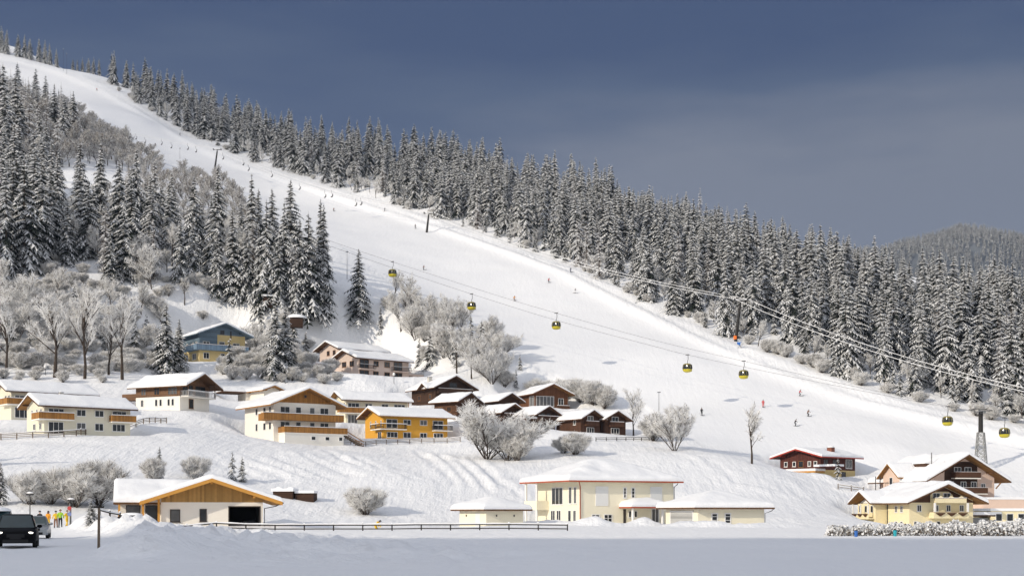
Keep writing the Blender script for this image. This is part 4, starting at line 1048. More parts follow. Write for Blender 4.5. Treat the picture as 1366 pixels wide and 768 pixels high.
# ------------------------------------------------------------------ trees
def spruce_mesh(seed, h, R, snow=0.75, larch=False, hi=True):
    """crown of drooping whorled boughs: dark needle blades with ragged fringes and pads of snow lying on them"""
    rs = random.Random(seed)
    V, F, K = [], [], []
    def tri(a, b, c, k):
        n = len(V); V.extend((a, b, c)); F.append((n, n + 1, n + 2)); K.append(k)
    step = 0.92 if hi else 0.95
    z = 0.06 * h
    zt = h * 0.985
    lean = rs.uniform(0, 6.28)
    lob = [(rs.uniform(0, 6.28), rs.uniform(0.05, 0.16)) for _ in range(3)]
    while z < zt:
        t = z / h
        prof = (1 - t) ** 0.82 * (0.80 + 0.20 * min(1, (t + 0.05) / 0.18))
        Lb = R * prof
        nb = max(3, int(round((8.0 if hi else 6) * (0.45 + 0.55 * (1 - t)))))
        a0 = rs.uniform(0, 6.28)
        for i in range(nb):
            az = a0 + 6.283 * i / nb + rs.uniform(-0.3, 0.3)
            L = Lb * rs.uniform(0.66, 1.22) * (1 + sum(m * math.cos((j + 1) * az + p) for j, (p, m) in enumerate(lob)))
            if L < 0.16: L = 0.16 + rs.random() * 0.1
            zz = z + rs.uniform(-0.42, 0.42)
            ca, sa = math.cos(az), math.sin(az)
            up = 0.38 * (t - 0.45) + rs.uniform(-0.12, 0.10)
            droop = rs.uniform(0.60, 1.20) * (1.15 - 0.45 * t)
            wmax = min(1.05, 0.34 * L + 0.18) * rs.uniform(0.8, 1.2)
            ns = 5 if hi else 3
            sp = []
            for s in range(ns + 1):
                q = s / ns
                r = 0.05 + L * q
                hz = zz + L * (up * q - droop * q * q * (1 - 0.25 * q))
                w = wmax * (0.35 + 1.1 * q - 1.30 * q * q * q)
                sp.append((r, hz, max(w, 0.03)))
            snow_here = rs.random() < snow * .93
            for s in range(ns):
                r0, h0, w0 = sp[s]; r1, h1, w1 = sp[s + 1]
                c0 = (ca * r0, sa * r0, h0); c1 = (ca * r1, sa * r1, h1)
                for sd in (-1, 1):
                    # needle twig sweeping outwards and down
                    k = 1.12 * rs.uniform(0.8, 1.3)
                    e = rs.uniform(0.15, 0.5)
                    tip = (ca * (r1 + e * w1) - sd * sa * w1 * k, sa * (r1 + e * w1) + sd * ca * w1 * k, h1 - w1 * rs.uniform(0.45, 0.85))
                    if larch:
                        m = 0.34
                        c1b = (c0[0] + (c1[0] - c0[0]) * m, c0[1] + (c1[1] - c0[1]) * m, c0[2] + (c1[2] - c0[2]) * m)
                        tri(c0, c1b, tip, 0)
                    else:
                        tri(c0, c1, tip, 0)
                        # hanging curtain under the bough
                        if hi and s < 3:
                            g = rs.uniform(0.25, 0.6) * (0.5 + w1)
                            tri(c0, c1, ((c0[0] + c1[0]) / 2 - sd * sa * w1 * 0.5, (c0[1] + c1[1]) / 2 + sd * ca * w1 * 0.5, (h0 + h1) / 2 - g), 0)
                    if snow_here and rs.random() < .95:
                        u = 0.12 + 0.10 * rs.random()
                        k2 = k * rs.uniform(0.86, 1.08)
                        tp = (ca * (r1 + e * w1 * .7) - sd * sa * w1 * k2, sa * (r1 + e * w1 * .7) + sd * ca * w1 * k2, h1 - w1 * 0.62 * k2 + u * 0.5)
                        d0 = (c0[0], c0[1], c0[2] + u * 1.2); d1 = (c1[0], c1[1], c1[2] + u * 1.2)
                        if sd < 0: tri(d0, tp, d1, 1)
                        else: tri(d0, d1, tp, 1)
        z += step * rs.uniform(0.85, 1.15) * (0.62 + 0.5 * (1 - t))
    # leader
    tri((-.05, 0, zt - .3), (.05, 0, zt - .3), (0, 0, h + .35), 1 if rs.random() < .6 else 0)
    tri((0, -.05, zt - .3), (0, .05, zt - .3), (0, 0, h + .3), 0)
    return np_mesh('spruce_crown' if not larch else 'larch_crown', V, np.array(F), [M['larch'] if larch else M['needle'], M['treesnow']], K)

def trunk_mesh(name, pts, radii, n=7):
    mb = MB(); mb.tube(pts, radii, M['bark'], n); return mb.data(name)

def bare_tree(seed, h, spread, stems=1, trunk_h=0.13, density=1.0, frost=0.84, slim=False, wk=0.75, tl=1.35):
    """frosted leafless tree: trunk mesh with its limbs, crown mesh of rimed twigs"""
    rs = random.Random(seed)
    tb = MB(); V, F, K = [], [], []
    def ribbon(a, b, w, k):
        d = b - a
        s = d.cross(Vector((rs.uniform(-1, 1), rs.uniform(-1, 1), rs.uniform(-1, 1))))
        if s.length < 1e-6: return
        s = s.normalized() * w
        n = len(V)
        V.extend((tuple(a - s), tuple(a + s), tuple(b + s * .4), tuple(b - s * .4))); F.append((n, n + 1, n + 2, n + 3)); K.append(k)
    def grow(p, d, L, r, lv):
        n = 3 if lv < 2 else 2
        pts = [p]; q = p; dd = d
        for i in range(n):
            jt = .05 if (slim and lv == 0) else .16
            dd = (dd + Vector((rs.gauss(0, jt), rs.gauss(0, jt), rs.gauss(0.05, .12)))).normalized()
            q = q + dd * (L / n); pts.append(q)
        if lv <= 1:
            tb.tube(pts, [r * (1 - 0.55 * i / n) for i in range(n + 1)], M['bark'], 5 if lv == 0 else 4, cap=False)
        if lv >= 1:
            if lv == 2 and rs.random() < .55:
                a = pts[0].lerp(pts[-1], .3); b = pts[-1]; s_ = Vector((b.y - a.y, a.x - b.x, 0)); 
                if s_.length > 1e-4:
                    s_ = s_.normalized() * rs.uniform(.07, .15) * wk; up_ = Vector((0, 0, .05)); n_ = len(V); V.extend((tuple(a - s_ + up_), tuple(a + s_ + up_), tuple(b + s_ * .6 + up_), tuple(b - s_ * .6 + up_))); F.append((n_, n_ + 1, n_ + 2, n_ + 3)); K.append(1)
            for a, b in zip(pts[:-1], pts[1:]):
                ribbon(a + Vector((0, 0, r * .8)), b + Vector((0, 0, r * .8)), max(0.045, r * 0.9) * wk, 1 if rs.random() < frost + .15 else 0)
        if lv == 3:
            for _ in range(int(5 * density + rs.random())):
                t = rs.random(); a = pts[0].lerp(pts[-1], t)
                e = (dd + Vector((rs.gauss(0, .6), rs.gauss(0, .6), rs.gauss(.05, .5)))).normalized() * rs.uniform(.25, .65) * (h / 10) ** .5 * tl
                ribbon(a, a + e, rs.uniform(.035, .075) * wk, 1 if rs.random() < frost else 0)
            return
        nk = {0: int(10 + 3 * density), 1: 6, 2: 5}[lv]
        for i in range(nk):
            t0 = (0.04 if stems > 2 else 0.10) if lv == 0 else 0.2
            t = t0 + (1 - t0) * (i + rs.random()) / nk
            t = min(t, 1.0); a = pts[min(int(t * n), n - 1)].lerp(pts[min(int(t * n), n - 1) + 1], t * n - min(int(t * n), n - 1))
            az = rs.uniform(0, 6.283)
            side_ = Vector((math.cos(az), math.sin(az), 0))
            if slim: nd = (dd * 0.9 + side_ * rs.uniform(.35, .7)).normalized()
            else: nd = (dd * rs.uniform(.55, 1.0) + side_ * rs.uniform(.40, .85) * spread + Vector((0, 0, .22))).normalized()
            grow(a, nd, L * rs.uniform(.42, .68) * (1.15 - .45 * t), r * .5, lv + 1)
    for s in range(stems):
        a = 6.283 * s / stems + rs.random()
        lean = (0.01 if slim else 0.05) if stems == 1 else rs.uniform(.15, 1.05)
        d = Vector((math.cos(a) * lean, math.sin(a) * lean, 1)).normalized()
        base = Vector((0, 0, -0.2)) + (Vector((math.cos(a), math.sin(a), 0)) * .12 if stems > 1 else Vector())
        if stems == 1:
            top = base + d * (h * trunk_h + .2)
            tb.tube([base, top], [h * .020 + .03, h * .017 + .02], M['bark'], 6, cap=False)
            grow(top, d, h * (0.98 - trunk_h) * .78, h * .015 + .02, 0)
        else:
            grow(base, d, h * .62, h * .008 + .02, 0)
    crown = np_mesh('frosted_crown', V, np.array(F), [M['twig'], M['frost']], K)
    zmax = max(v[2] for v in V)
    return tb.data('trunk'), crown, zmax

# prototypes: meshes only, shared by every tree of that build
SPR = []
for k, (h, R, sn) in enumerate([(20, 4.3, .97), (20, 3.8, .95), (20, 4.8, 1.0), (20, 4.1, .93), (20, 3.6, .90), (20, 4.2, .84), (20, 4.6, .88), (20, 3.4, .80)]):
    SPR.append((trunk_mesh('trunk', [(0, 0, -.6), (0, 0, 9), (0, 0, 19.6)], [.27, .18, .03]), spruce_mesh(100 + k, h, R, sn), 20.0))
LAR = []
for k, (h, R, sn) in enumerate([(20, 3.5, .5), (20, 3.0, .6)]):
    LAR.append((trunk_mesh('trunk', [(0, 0, -.6), (0, 0, 9), (0, 0, 19.6)], [.22, .12, .01]), spruce_mesh(140 + k, h, R, sn, larch=True), 20.0))
YNG = [(trunk_mesh('trunk', [(0, 0, -.3), (0, 0, 3), (0, 0, 5.8)], [.12, .08, .02]), spruce_mesh(160 + k, 6, 1.35 + .25 * k, .9), 6.0) for k in range(2)]
BARE = [bare_tree(200, 10, .9), bare_tree(201, 10, 1.1, density=1.2), bare_tree(202, 10, .7, trunk_h=.3), bare_tree(203, 10, 1.0, stems=2)]
BUSH = [bare_tree(220, 5, .9, stems=9, density=1.4, frost=.86, wk=.42, tl=2.0), bare_tree(221, 5, 1.0, stems=11, density=1.2, frost=.88, wk=.45, tl=2.1), bare_tree(222, 5, .8, stems=8, density=1.4, frost=.80, wk=.42, tl=2.0)]
GROVE = [bare_tree(250, 12, .9, stems=5, density=1.1, wk=.7, tl=1.5, frost=.86), bare_tree(251, 12, .8, stems=4, density=1.2, wk=.7, tl=1.5, frost=.84)]
SHADED = [bare_tree(240, 10, .9, frost=.45), bare_tree(241, 10, .8, frost=.55, density=1.1)]  # sparser frost puts cloud shade into the colour of these crowns
TALL = [bare_tree(210, 16, .8, trunk_h=.16, density=1.1), bare_tree(211, 16, .7, trunk_h=.2, density=1.1)]
SLIM = [bare_tree(230, 10, .5, slim=True, trunk_h=.2, density=.6), bare_tree(231, 10, .5, slim=True, trunk_h=.15, density=.8)]
LIB = dict(spruce=SPR, larch=LAR, young=YNG, bare=BARE, bush=BUSH, slim=SLIM, tall=TALL, grey=SHADED, grove=GROVE)
KIND = dict(spruce=('spruce_tree', 'spruce'), larch=('larch_tree', 'larch'), young=('young_spruce', 'spruce'), bare=('frosted_tree', 'tree'), bush=('frosted_bush', 'bush'), slim=('birch_tree', 'birch'), tall=('frosted_tree', 'tree'), grey=('frosted_tree', 'tree'), grove=('frosted_tree', 'tree'))
rt_ = random.Random(77)
TREES = []                 # (kind, position, height, label, group)
def add_tree(kind, p, h, label=None, group=None):
    TREES.append([kind, p, h, label, group])
def hand(kind, px, by, ty, label=None, group=None, Y=None, wf=1.0):
    g = G(px, by) if Y is None else P(px, by, Y)
    if g is None: return
    if Y is not None: g.z = hgt(g.x, g.y)
    add_tree(kind, g, (by - ty) / FPX * g.y, label, group); TREES[-1].append(wf)
GRID = {}
def free(p, d):
    i, j = int(p.x // 4), int(p.y // 4); m = int(d // 4) + 1
    for a in range(i - m, i + m + 1):
        for b in range(j - m, j + m + 1):
            for q in GRID.get((a, b), ()):
                if (q[0] - p.x) ** 2 + (q[1] - p.y) ** 2 < d * d: return False
    return True
def occupy(p): GRID.setdefault((int(p.x // 4), int(p.y // 4)), []).append((p.x, p.y))
FOOT = []
for k, s in HS.items():
    FOOT.append(s)
def on_house(p, m=1.5):
    for s in FOOT:
        c, sn = math.cos(s['yaw']), math.sin(s['yaw'])
        lx = (p.x - s['loc'].x) * c + (p.y - s['loc'].y) * sn - s['x0']; ly = -(p.x - s['loc'].x) * sn + (p.y - s['loc'].y) * c
        if -m < lx < s['W'] + m and -m < ly < s['D'] + m: return True
    return False
def scatter(poly, tries, dmin, pick, piste_margin=4.0):
    """stand trees on the ground inside a patch of hillside given by its outline in the photograph"""
    xs = [p[0] for p in poly]; ys = [p[1] for p in poly]
    for _ in range(tries):
        px, py = rt_.uniform(min(xs), max(xs)), rt_.uniform(min(ys), max(ys))
        if not inside_poly(np.float64(px), np.float64(py), poly): continue
        g = G(px, py)
        if g is None or on_house(g): continue
        kind, h, lab, grp, dm = pick(px, py, g)
        if not free(g, dm or dmin): continue
        occupy(g); add_tree(kind, g, h, lab, grp)

# --- trees one can point at
S_EDGE = 'spruces of the wood left of the piste'
hand('spruce', 368, 503, 396, 'snow laden spruce between the blue house and the pink house', None)
hand('spruce', 381, 499, 408, 'darker spruce close behind the big spruce by the blue house')
hand('spruce', 222, 500, 404, 'dark spruce left of the blue and yellow house')
hand('spruce', 239, 494, 424, 'slimmer dark spruce touching the wall of the blue house')
hand('spruce', 478.5, 428, 331, 'tall white spruce standing alone right of the dark spruce clump')
hand('young', 306, 500, 452, 'small spruce in front of the blue balcony')
hand('spruce', 213, 640, 593, 'small snowy spruce behind the white chalet with the garage, left')
hand('young', 310, 641, 600, 'small white spruce above the gable of the white chalet')
hand('young', 323, 642, 606, 'smaller white spruce close right of the one above the chalet gable')
hand('spruce', 1, 672, 614, 'snow covered spruce at the road behind the parked cars')
hand('young', 1118, 641, 611, 'little snowy spruce before the dark wall of the red house')
hand('spruce', 122, 695, 662, 'small dark spruce by the road near the snow bank', wf=1.5)
for a in [(8,372,221),(32.5,365,208),(56,355,215),(68,345,225),(107,338,218),(118,345,239),(90,352,265),(147,380,304),(165,374,275),(177,312,222),(194,315,239),(216,318,244),(241,376,288),(258,372,291),(267,345,262),(282,345,257),(290,394,307),(310,402,278),(330,398,300),
          (355.5,412,265.5),(372,405,317),(379,400,268),(400,415,290),(411.6,424,282),(432,420,271),(345,408,300),(425,424,318),(395,424,330)]:
    hand('spruce', *a, 'tall dark spruce in the wood between the lower houses and the piste', S_EDGE)
for a in [(4,215,83),(21,210,100),(6.5,218,116),(27,212,126),(86,195,128),(98,190,121)]:
    hand('spruce', *a, 'spruce high in the wood at the left edge beside the upper piste', 'spruces of the upper left wood')
hand('larch', 39, 205, 122, 'grey brown bare larch high in the left wood')
hand('larch', 62, 212, 135, 'second grey brown larch beside the upper left spruces')
hand('larch', 205, 372, 290, 'brownish bare larch among the dark spruces above the houses')
for a, l in [((8,499,392),'frosted tree with dark trunk behind the cream house at the left edge'), ((73,503,383),'tall frosted tree with forked brown trunk above the cream house roof'), ((113,505,378),'broad frosted tree with dark trunk over the cream house roof end'),
             ((145,500,400),'frosted tree between two dark trunks above the cream houses'), ((163,506,382),'white rimed tree with forked dark trunk left of the timber house')]:
    hand('tall', *a, l)
hand('grove', 650, 612, 530, 'big white frosted tree in front of the brown cabins', wf=1.15)
hand('grove', 677, 614, 556, 'frosted tree crowding the right side of the big white tree by the cabins', wf=1.35)
hand('bush', 690, 614, 570, 'low frosted bush right of the big white tree by the cabins')
hand('bush', 766, 606, 572, 'round frosted bush on the slope below the twin brown cabins')
hand('bush', 752, 604, 578, 'smaller frosted bush left of the round bush below the twin cabins')
hand('grove', 900, 601, 533, 'round frosted tree alone at the foot of the piste', wf=.9)
hand('slim', 845, 581, 514, 'thin frosted tree right of the twin brown cabins')
hand('bush', 872, 588, 552, 'frosted bush between the thin tree and the round tree')
hand('slim', 1003, 618, 533, 'slender white birch standing alone on the lower piste')
hand('bush', 487, 686, 642, 'frosted bush alone at the foot of the hill by the fence')
for a, l in [((68,672,622),'frosted bush at the roadside left of the chalet, farthest left'), ((100,676,612),'broad frosted bush behind the people on the road'), ((132,674,606),'big frosted bush close left of the chalet roof'), ((40,672,618),'frosted bush beside the snowy spruce at the road'),
             ((262,640,603),'grey frosted bush above the chalet roof'), ((205,642,606),'frosted bush under the small spruce behind the chalet')]:
    hand('bush', *a, l)
for a in [(735,535,503),(752,538,500),(775,536,499),(792,540,503),(806,545,512),(718,532,500)]:
    hand('bush', *a, 'frosted bush behind the brown house with large windows', 'frosted bushes behind the glazed brown house')
hand('spruce', -50, 624, 540, 'spruce on the slope below the cream house, its long shadow lying on the snow')
hand('spruce', -82, 618, 545, 'second spruce on the slope below the cream house, left of the first')
for t in TREES: occupy(t[1])

# --- the woods
G_R = 'spruces of the wood right of the piste'
def pick_right(px, py, g):
    r = rt_.random()
    d = dist_line(np.array([g.x]), np.array([g.y]), eR)[0]
    if d < 9 and r < .55: return ('bush', rt_.uniform(2, 4.2), 'frosted bush along the edge of the wood right of the piste', 'frosted bushes along the right edge of the piste', 2.6)
    if d < 16 and r < .30: return ('slim' if r < .12 else 'bare', rt_.uniform(5, 8.5), 'frosted tree at the front of the wood right of the piste', 'frosted trees along the right edge of the piste', 3.2)
    if d < 4: return ('bush', rt_.uniform(2, 4), 'frosted bush along the edge of the wood right of the piste', 'frosted bushes along the right edge of the piste', 2.6)
    if r > .97: return ('larch', rt_.uniform(14, 19), 'brown grey larch among the spruces right of the piste', 'larches of the wood right of the piste', 4.0)
    if d < 22 and r > .82: return ('young', rt_.uniform(5, 9), 'young snowy spruce at the front of the wood right of the piste', 'young spruces along the right edge of the piste', 3.0)
    crest = np.interp(px, [140, 360, 600, 900, 1200, 1480], [106, 178, 222, 298, 384, 430])
    if px > 820:
        h = rt_.uniform(11, 16) if py < crest + 28 else (rt_.uniform(9, 14) if rt_.random() < .16 else rt_.uniform(17, 23))
        return ('spruce', h, 'snow covered spruce in the wood right of the piste', G_R, 4.4 if py < crest + 28 else 6.0)
    return ('spruce', rt_.uniform(8, 15) if rt_.random() < .25 else rt_.uniform(16, 23), 'snow covered spruce in the wood right of the piste', G_R, 5.0)
RIDGE = [(1480,430),(1366,410),(1200,384),(1050,344),(900,298),(750,252),(600,222),(480,200),(360,178),(240,130),(150,103),(110,92)]
EDGE_F = [(150,118),(240,172),(330,213),(430,243),(540,278),(640,310),(760,354),(860,402),(960,448),(1060,484),(1160,520),(1260,546),(1366,570),(1480,582)]
scatter(RIDGE[:-1] + [(140, 106)] + EDGE_F, 24000, 4.7, pick_right)
scatter([(a, b - 2) for a, b in EDGE_F[1:]] + [(a, b - 16) for a, b in EDGE_F[:0:-1]], 1500, 3.0, pick_right)
for a in [(2,75,40),(9,76,44),(24,78,48),(33,82,50),(40,84,55),(52,88,56),(60,90,58),(66,92,62),(75,96,70),(97,104,88),(103,104,88),(110,108,88),(118,108,87),(125,110,86),(132,112,88)]:
    hand('spruce', *a, 'far spruce on the skyline at the very top of the piste', 'spruces on the skyline at the top of the piste', Y=965 if a[0] < 80 else 930)
# crest beyond the visible ground, so that the skyline is made of tree tops
def pick_crest(px, py, g): return ('spruce', rt_.uniform(17, 24), None, G_R, 5.0)
G_L = 'spruces of the wood left of the piste'
def pick_upper_left(px, py, g):
    r = rt_.random()
    if px > 95: return ('grey', rt_.uniform(6, 10.5), 'frosted tree in the wood left of the upper piste', 'frosted trees of the upper left wood', 3.6)
    if r < .30: return ('spruce', rt_.uniform(13, 22), 'spruce high in the wood at the left edge beside the upper piste', 'spruces of the upper left wood', 5)
    if r < .42: return ('larch', rt_.uniform(14, 21), 'grey larch in the wood left of the upper piste', 'larches of the upper left wood', 5)
    return ('grey', rt_.uniform(7, 13), 'frosted tree in the wood left of the upper piste', 'frosted trees of the upper left wood', 4)
scatter([(-60,100),(0,125),(60,150),(100,150),(190,215),(180,232),(130,222),(60,226),(-60,250)], 2600, 5.0, pick_upper_left)
scatter([(100,150),(150,190),(195,210),(225,245),(180,236),(120,215)], 500, 4.0, lambda px, py, g: ('grey', rt_.uniform(5, 9), 'frosted tree in the wood left of the upper piste', 'frosted trees of the upper left wood', 4))
def pick_left(px, py, g):
    r = rt_.random()
    if px < 70 or r < .55: return ('spruce', rt_.uniform(17, 27), 'tall dark spruce in the wood between the lower houses and the piste', G_L, None)
    if r < .63: return ('larch', rt_.uniform(15, 22), 'brown larch in the wood between the houses and the piste', 'larches of the left wood', None)
    return ('bare', rt_.uniform(7, 13), 'frosted tree in the wood between the houses and the piste', 'frosted trees of the left wood', 4.0)
scatter([(-70,250),(60,262),(75,290),(110,300),(150,300),(200,312),(300,338),(345,345),(430,370),(430,418),(345,405),(300,400),(200,385),(150,380),(110,345),(70,350),(-70,390)], 2600, 5.5, pick_left)
scatter([(140,262),(215,240),(290,245),(335,285),(345,345),(270,325),(200,308),(150,295)], 1100, 4.2, lambda px, py, g: ('grey', rt_.uniform(5, 9), 'frosted tree on the left rim of the piste above the spruces', 'frosted trees on the left rim of the piste', 4))
def pick_belt(px, py, g):
    r = rt_.random()
    if r < .12: return ('young', rt_.uniform(4, 9), 'young snowy spruce among the frosted trees above the houses', 'young spruces above the houses', 3)
    if r < .24: return ('bush', rt_.uniform(2.5, 5), 'frosted bush among the trees above the houses', 'frosted bushes above the houses', 2.8)
    if r < .50: return ('grove', rt_.uniform(6, 10.5), 'many stemmed frosted tree in the belt above the houses', 'frosted trees above the houses', 4.6)
    return ('bare', rt_.uniform(7, 12.5), 'frosted tree in the belt above the houses', 'frosted trees above the houses', 4.6)
scatter([(-60,395),(0,400),(100,405),(200,405),(330,405),(345,430),(245,428),(240,470),(180,480),(100,470),(-60,480)], 1500, 3.6, pick_belt)
scatter([(330,405),(380,425),(400,450),(425,470),(430,492),(390,497),(340,500),(322,480),(345,440)], 350, 3.6, pick_belt)
scatter([(290,490),(420,497),(450,512),(380,510),(300,508)], 200, 3.4, lambda px, py, g: ('bush', rt_.uniform(2, 4), 'low frosted bush on the bank above the lower houses', 'low bushes on the bank above the lower houses', 3))
scatter([(-40,498),(160,500),(160,512),(-40,508)], 120, 3.4, lambda px, py, g: ('bush', rt_.uniform(1.5, 3), 'low frosted bush on the bank above the lower houses', 'low bushes on the bank above the lower houses', 3))
def pick_low(px, py, g): return ('bush', rt_.uniform(1.6, 4.2), 'low frosted bush under the trees above the houses', 'undergrowth above the houses', 2.3)
scatter([(-40,430),(100,440),(240,440),(238,492),(180,500),(-40,498)], 420, 2.3, pick_low)
scatter([(290,470),(440,470),(455,508),(380,510),(300,505)], 300, 2.3, pick_low)
scatter([(0,340),(200,360),(340,395),(430,420),(425,440),(340,415),(200,400),(0,395)], 260, 2.3, pick_low)
scatter([(470,432),(500,420),(530,395),(580,425),(620,450),(680,475),(725,500),(730,522),(660,518),(600,500),(560,490),(545,470),(480,445)], 900, 4.0, pick_belt)

# --- which trees show most: a coarse painter's pass decides who is an individual
order = sorted(range(len(TREES)), key=lambda i: TREES[i][1].y)
SEEN = np.zeros((384, 690), bool)
vis = [0] * len(TREES)
for i in order:
    kind, p, h = TREES[i][:3]
    s = FPX / p.y / 2
    cx = (CX + p.x * FPX / p.y) / 2; by = (HOR - (p.z - EYE) * FPX / p.y) / 2; ty = by - h * s
    wd = {'spruce': .15, 'larch': .14, 'young': .22}.get(kind, .42) * h * s
    for row in range(max(0, int(ty)), min(383, int(by)) + 1):
        q = (row - ty) / max(1, by - ty)
        hw = wd * (q if kind in ('spruce', 'larch', 'young') else math.sqrt(max(0, 1 - (2 * q - 1) ** 2)))
        a, b = max(0, int(cx - hw)), min(690, int(cx + hw) + 1)
        if b > a:
            r_ = SEEN[row, a:b]; vis[i] += int((~r_).sum()); r_[:] = True
LIMIT = dict(spruce=270, larch=60, young=60, bare=250, bush=290, slim=60, tall=20, grey=160, grove=60)
MASS = []
rank = sorted(range(len(TREES)), key=lambda i: (-(TREES[i][3] is not None and TREES[i][4] is None), -vis[i]))
cnt = {}
INDIV = {}
for i in rank:
    kind, p, h, lab, grp = TREES[i][:5]
    cnt[kind] = cnt.get(kind, 0) + 1
    vmin = 5 if kind != 'bush' else 4
    if cnt[kind] > LIMIT[kind] or (vis[i] < vmin and grp):
        MASS.append((kind, p, h)); continue
    lib = LIB[kind]; k = rt_.randrange(len(lib))
    if kind == 'spruce': k = rt_.randrange(4) if (p.x > -40 and rt_.random() < (.97 if p.x > 28 else .75)) else rt_.choice((3, 4, 5, 6, 7, 4, 5, 1))
    tm_, cm_, h0 = lib[k]
    s = h / h0
    nm, cat = KIND[kind]
    t = thing(nm, lab or 'snow covered tree in the wood beside the piste', cat, (p.x, p.y, p.z - .15), rt_.uniform(0, 6.28), grp)
    w = s * rt_.uniform(.88, 1.12)
    if kind in ('spruce', 'larch'): w = s * (rt_.uniform(1.05, 1.4) if grp and p.x > 28 else rt_.uniform(.9, 1.2) if grp else 1.3)
    if len(TREES[i]) > 5: w *= TREES[i][5]
    t.scale = (w, w, s)
    link('trunk', tm_, t); link('crown', cm_, t)
    INDIV[i] = t
print('TREES', len(TREES), 'individual', len(INDIV), {k: min(v, LIMIT[k]) for k, v in cnt.items()}, 'mass', len(MASS))

# --- everything behind and between: one wood, instanced from the same crowns
def mass_forest(name, items, kinds=('spruce', 'larch', 'young', 'bare', 'bush', 'grey', 'grove'), dark=False):
    protos, which = [], {}
    for kd in kinds:
        for k, (tm_, cm_, h0) in enumerate(LIB[kd]):
            src = next((o for o in bpy.data.objects if o.data == cm_), None)
            if src is None: continue
            which[(kd, k)] = len(protos); protos.append((src, h0))
    vs_, var, scl, rot = [], [], [], []
    for kd, p, h in items:
        opts = [k for k in range(len(LIB[kd])) if (kd, k) in which]
        if not opts: continue
        kk = rt_.choice(opts)
        if kd == 'spruce' and p.x > -40 and rt_.random() < .75: kk = rt_.randrange(4)
        if dark: kk = rt_.choice((5, 6, 7, 7))
        k = which[(kd, kk if (kd, kk) in which else opts[0])]
        vs_.append((p.x, p.y, p.z - .15)); var.append(k); s = h / protos[k][1]; wd_ = s * rt_.uniform(.95, 1.25); scl.append((wd_, wd_, s)); rot.append((0, 0, rt_.uniform(0, 6.28)))
    me = bpy.data.meshes.new(name); me.from_pydata(vs_, [], [])
    a = me.attributes.new('variant', 'INT', 'POINT'); a.data.foreach_set('value', var)
    a = me.attributes.new('tree_scale', 'FLOAT_VECTOR', 'POINT'); a.data.foreach_set('vector', np.array(scl, np.float32).ravel())
    a = me.attributes.new('tree_turn', 'FLOAT_VECTOR', 'POINT'); a.data.foreach_set('vector', np.array(rot, np.float32).ravel())
    o = link(name, me); tag(o, kind='stuff')
    ng = bpy.data.node_groups.new(name + '_nodes', 'GeometryNodeTree')
    ng.interface.new_socket('Geometry', in_out='INPUT', socket_type='NodeSocketGeometry')
    ng.interface.new_socket('Geometry', in_out='OUTPUT', socket_type='NodeSocketGeometry')
    N, L = ng.nodes.new, ng.links.new
    gi, go = N('NodeGroupInput'), N('NodeGroupOutput'); jn = N('GeometryNodeJoinGeometry')
    def na(nm_, ty):
        n = N('GeometryNodeInputNamedAttribute'); n.data_type = ty; n.inputs[0].default_value = nm_; return n.outputs[0]
    v_, s_, r_ = na('variant', 'INT'), na('tree_scale', 'FLOAT_VECTOR'), na('tree_turn', 'FLOAT_VECTOR')
    for k, (src, _) in enumerate(protos):
        ob = N('GeometryNodeObjectInfo'); ob.transform_space = 'ORIGINAL'; ob.inputs['Object'].default_value = src; ob.inputs['As Instance'].default_value = True
        eq = N('FunctionNodeCompare'); eq.data_type = 'INT'; eq.operation = 'EQUAL'
        L(v_, eq.inputs[2]); eq.inputs[3].default_value = k
        ip = N('GeometryNodeInstanceOnPoints')
        L(gi.outputs[0], ip.inputs['Points']); L(eq.outputs[0], ip.inputs['Selection']); L(ob.outputs['Geometry'], ip.inputs['Instance']); L(r_, ip.inputs['Rotation']); L(s_, ip.inputs['Scale'])
        L(ip.outputs[0], jn.inputs[0])
    L(jn.outputs[0], go.inputs[0])
    md = o.modifiers.new('trees', 'NODES'); md.node_group = ng
    return o
if MASS: mass_forest('forest', MASS)

# --- the wooded mountain far off to the right
def far_hill():
    xs = np.linspace(500, 2100, 90); ys = np.linspace(2150, 3700, 60)
    X2, Y2 = np.meshgrid(xs, ys)
    top = np.interp(X2 / Y2 * FPX + CX, [1100, 1180, 1240, 1285, 1320, 1366, 1420, 1500, 1650], [360, 352, 338, 326, 327, 335, 331, 326, 346])
    crest = EYE + (HOR - top - 5) / FPX * 2800
    Z2 = crest * np.exp(-((Y2 - 2800) / 420.0) ** 2) * (1 + 0.02 * fbm(X2 / 120, Y2 / 120, 81)) + 30
    n2, m2 = X2.shape; id2 = np.arange(n2 * m2).reshape(n2, m2)
    q2 = np.stack([id2[:-1, :-1], id2[:-1, 1:], id2[1:, 1:], id2[1:, :-1]], -1).reshape(-1, 4)
    o = link('far_hill', np_mesh('far_hill', np.stack([X2, Y2, Z2], -1).reshape(-1, 3), q2, [mat('far_forest_floor', (.11, .12, .13), .9, .5, .02)], smooth=True)); tag(o, kind='structure')
    items = []
    r2 = random.Random(9)
    for _ in range(15000):
        i, j = r2.uniform(0, m2 - 1.01), r2.uniform(0, n2 * .46)
        a, b = int(i), int(j)
        x = xs[a] + (xs[a + 1] - xs[a]) * (i - a); y = ys[b] + (ys[b + 1] - ys[b]) * (j - b)
        u, v = i - a, j - b
        z = (Z2[b, a] * (1 - u) + Z2[b, a + 1] * u) * (1 - v) + (Z2[b + 1, a] * (1 - u) + Z2[b + 1, a + 1] * u) * v
        
        items.append(('spruce', Vector((x, y, z)), r2.uniform(15, 24)))
    mass_forest('far_forest', items, ('spruce',), dark=True)
far_hill()
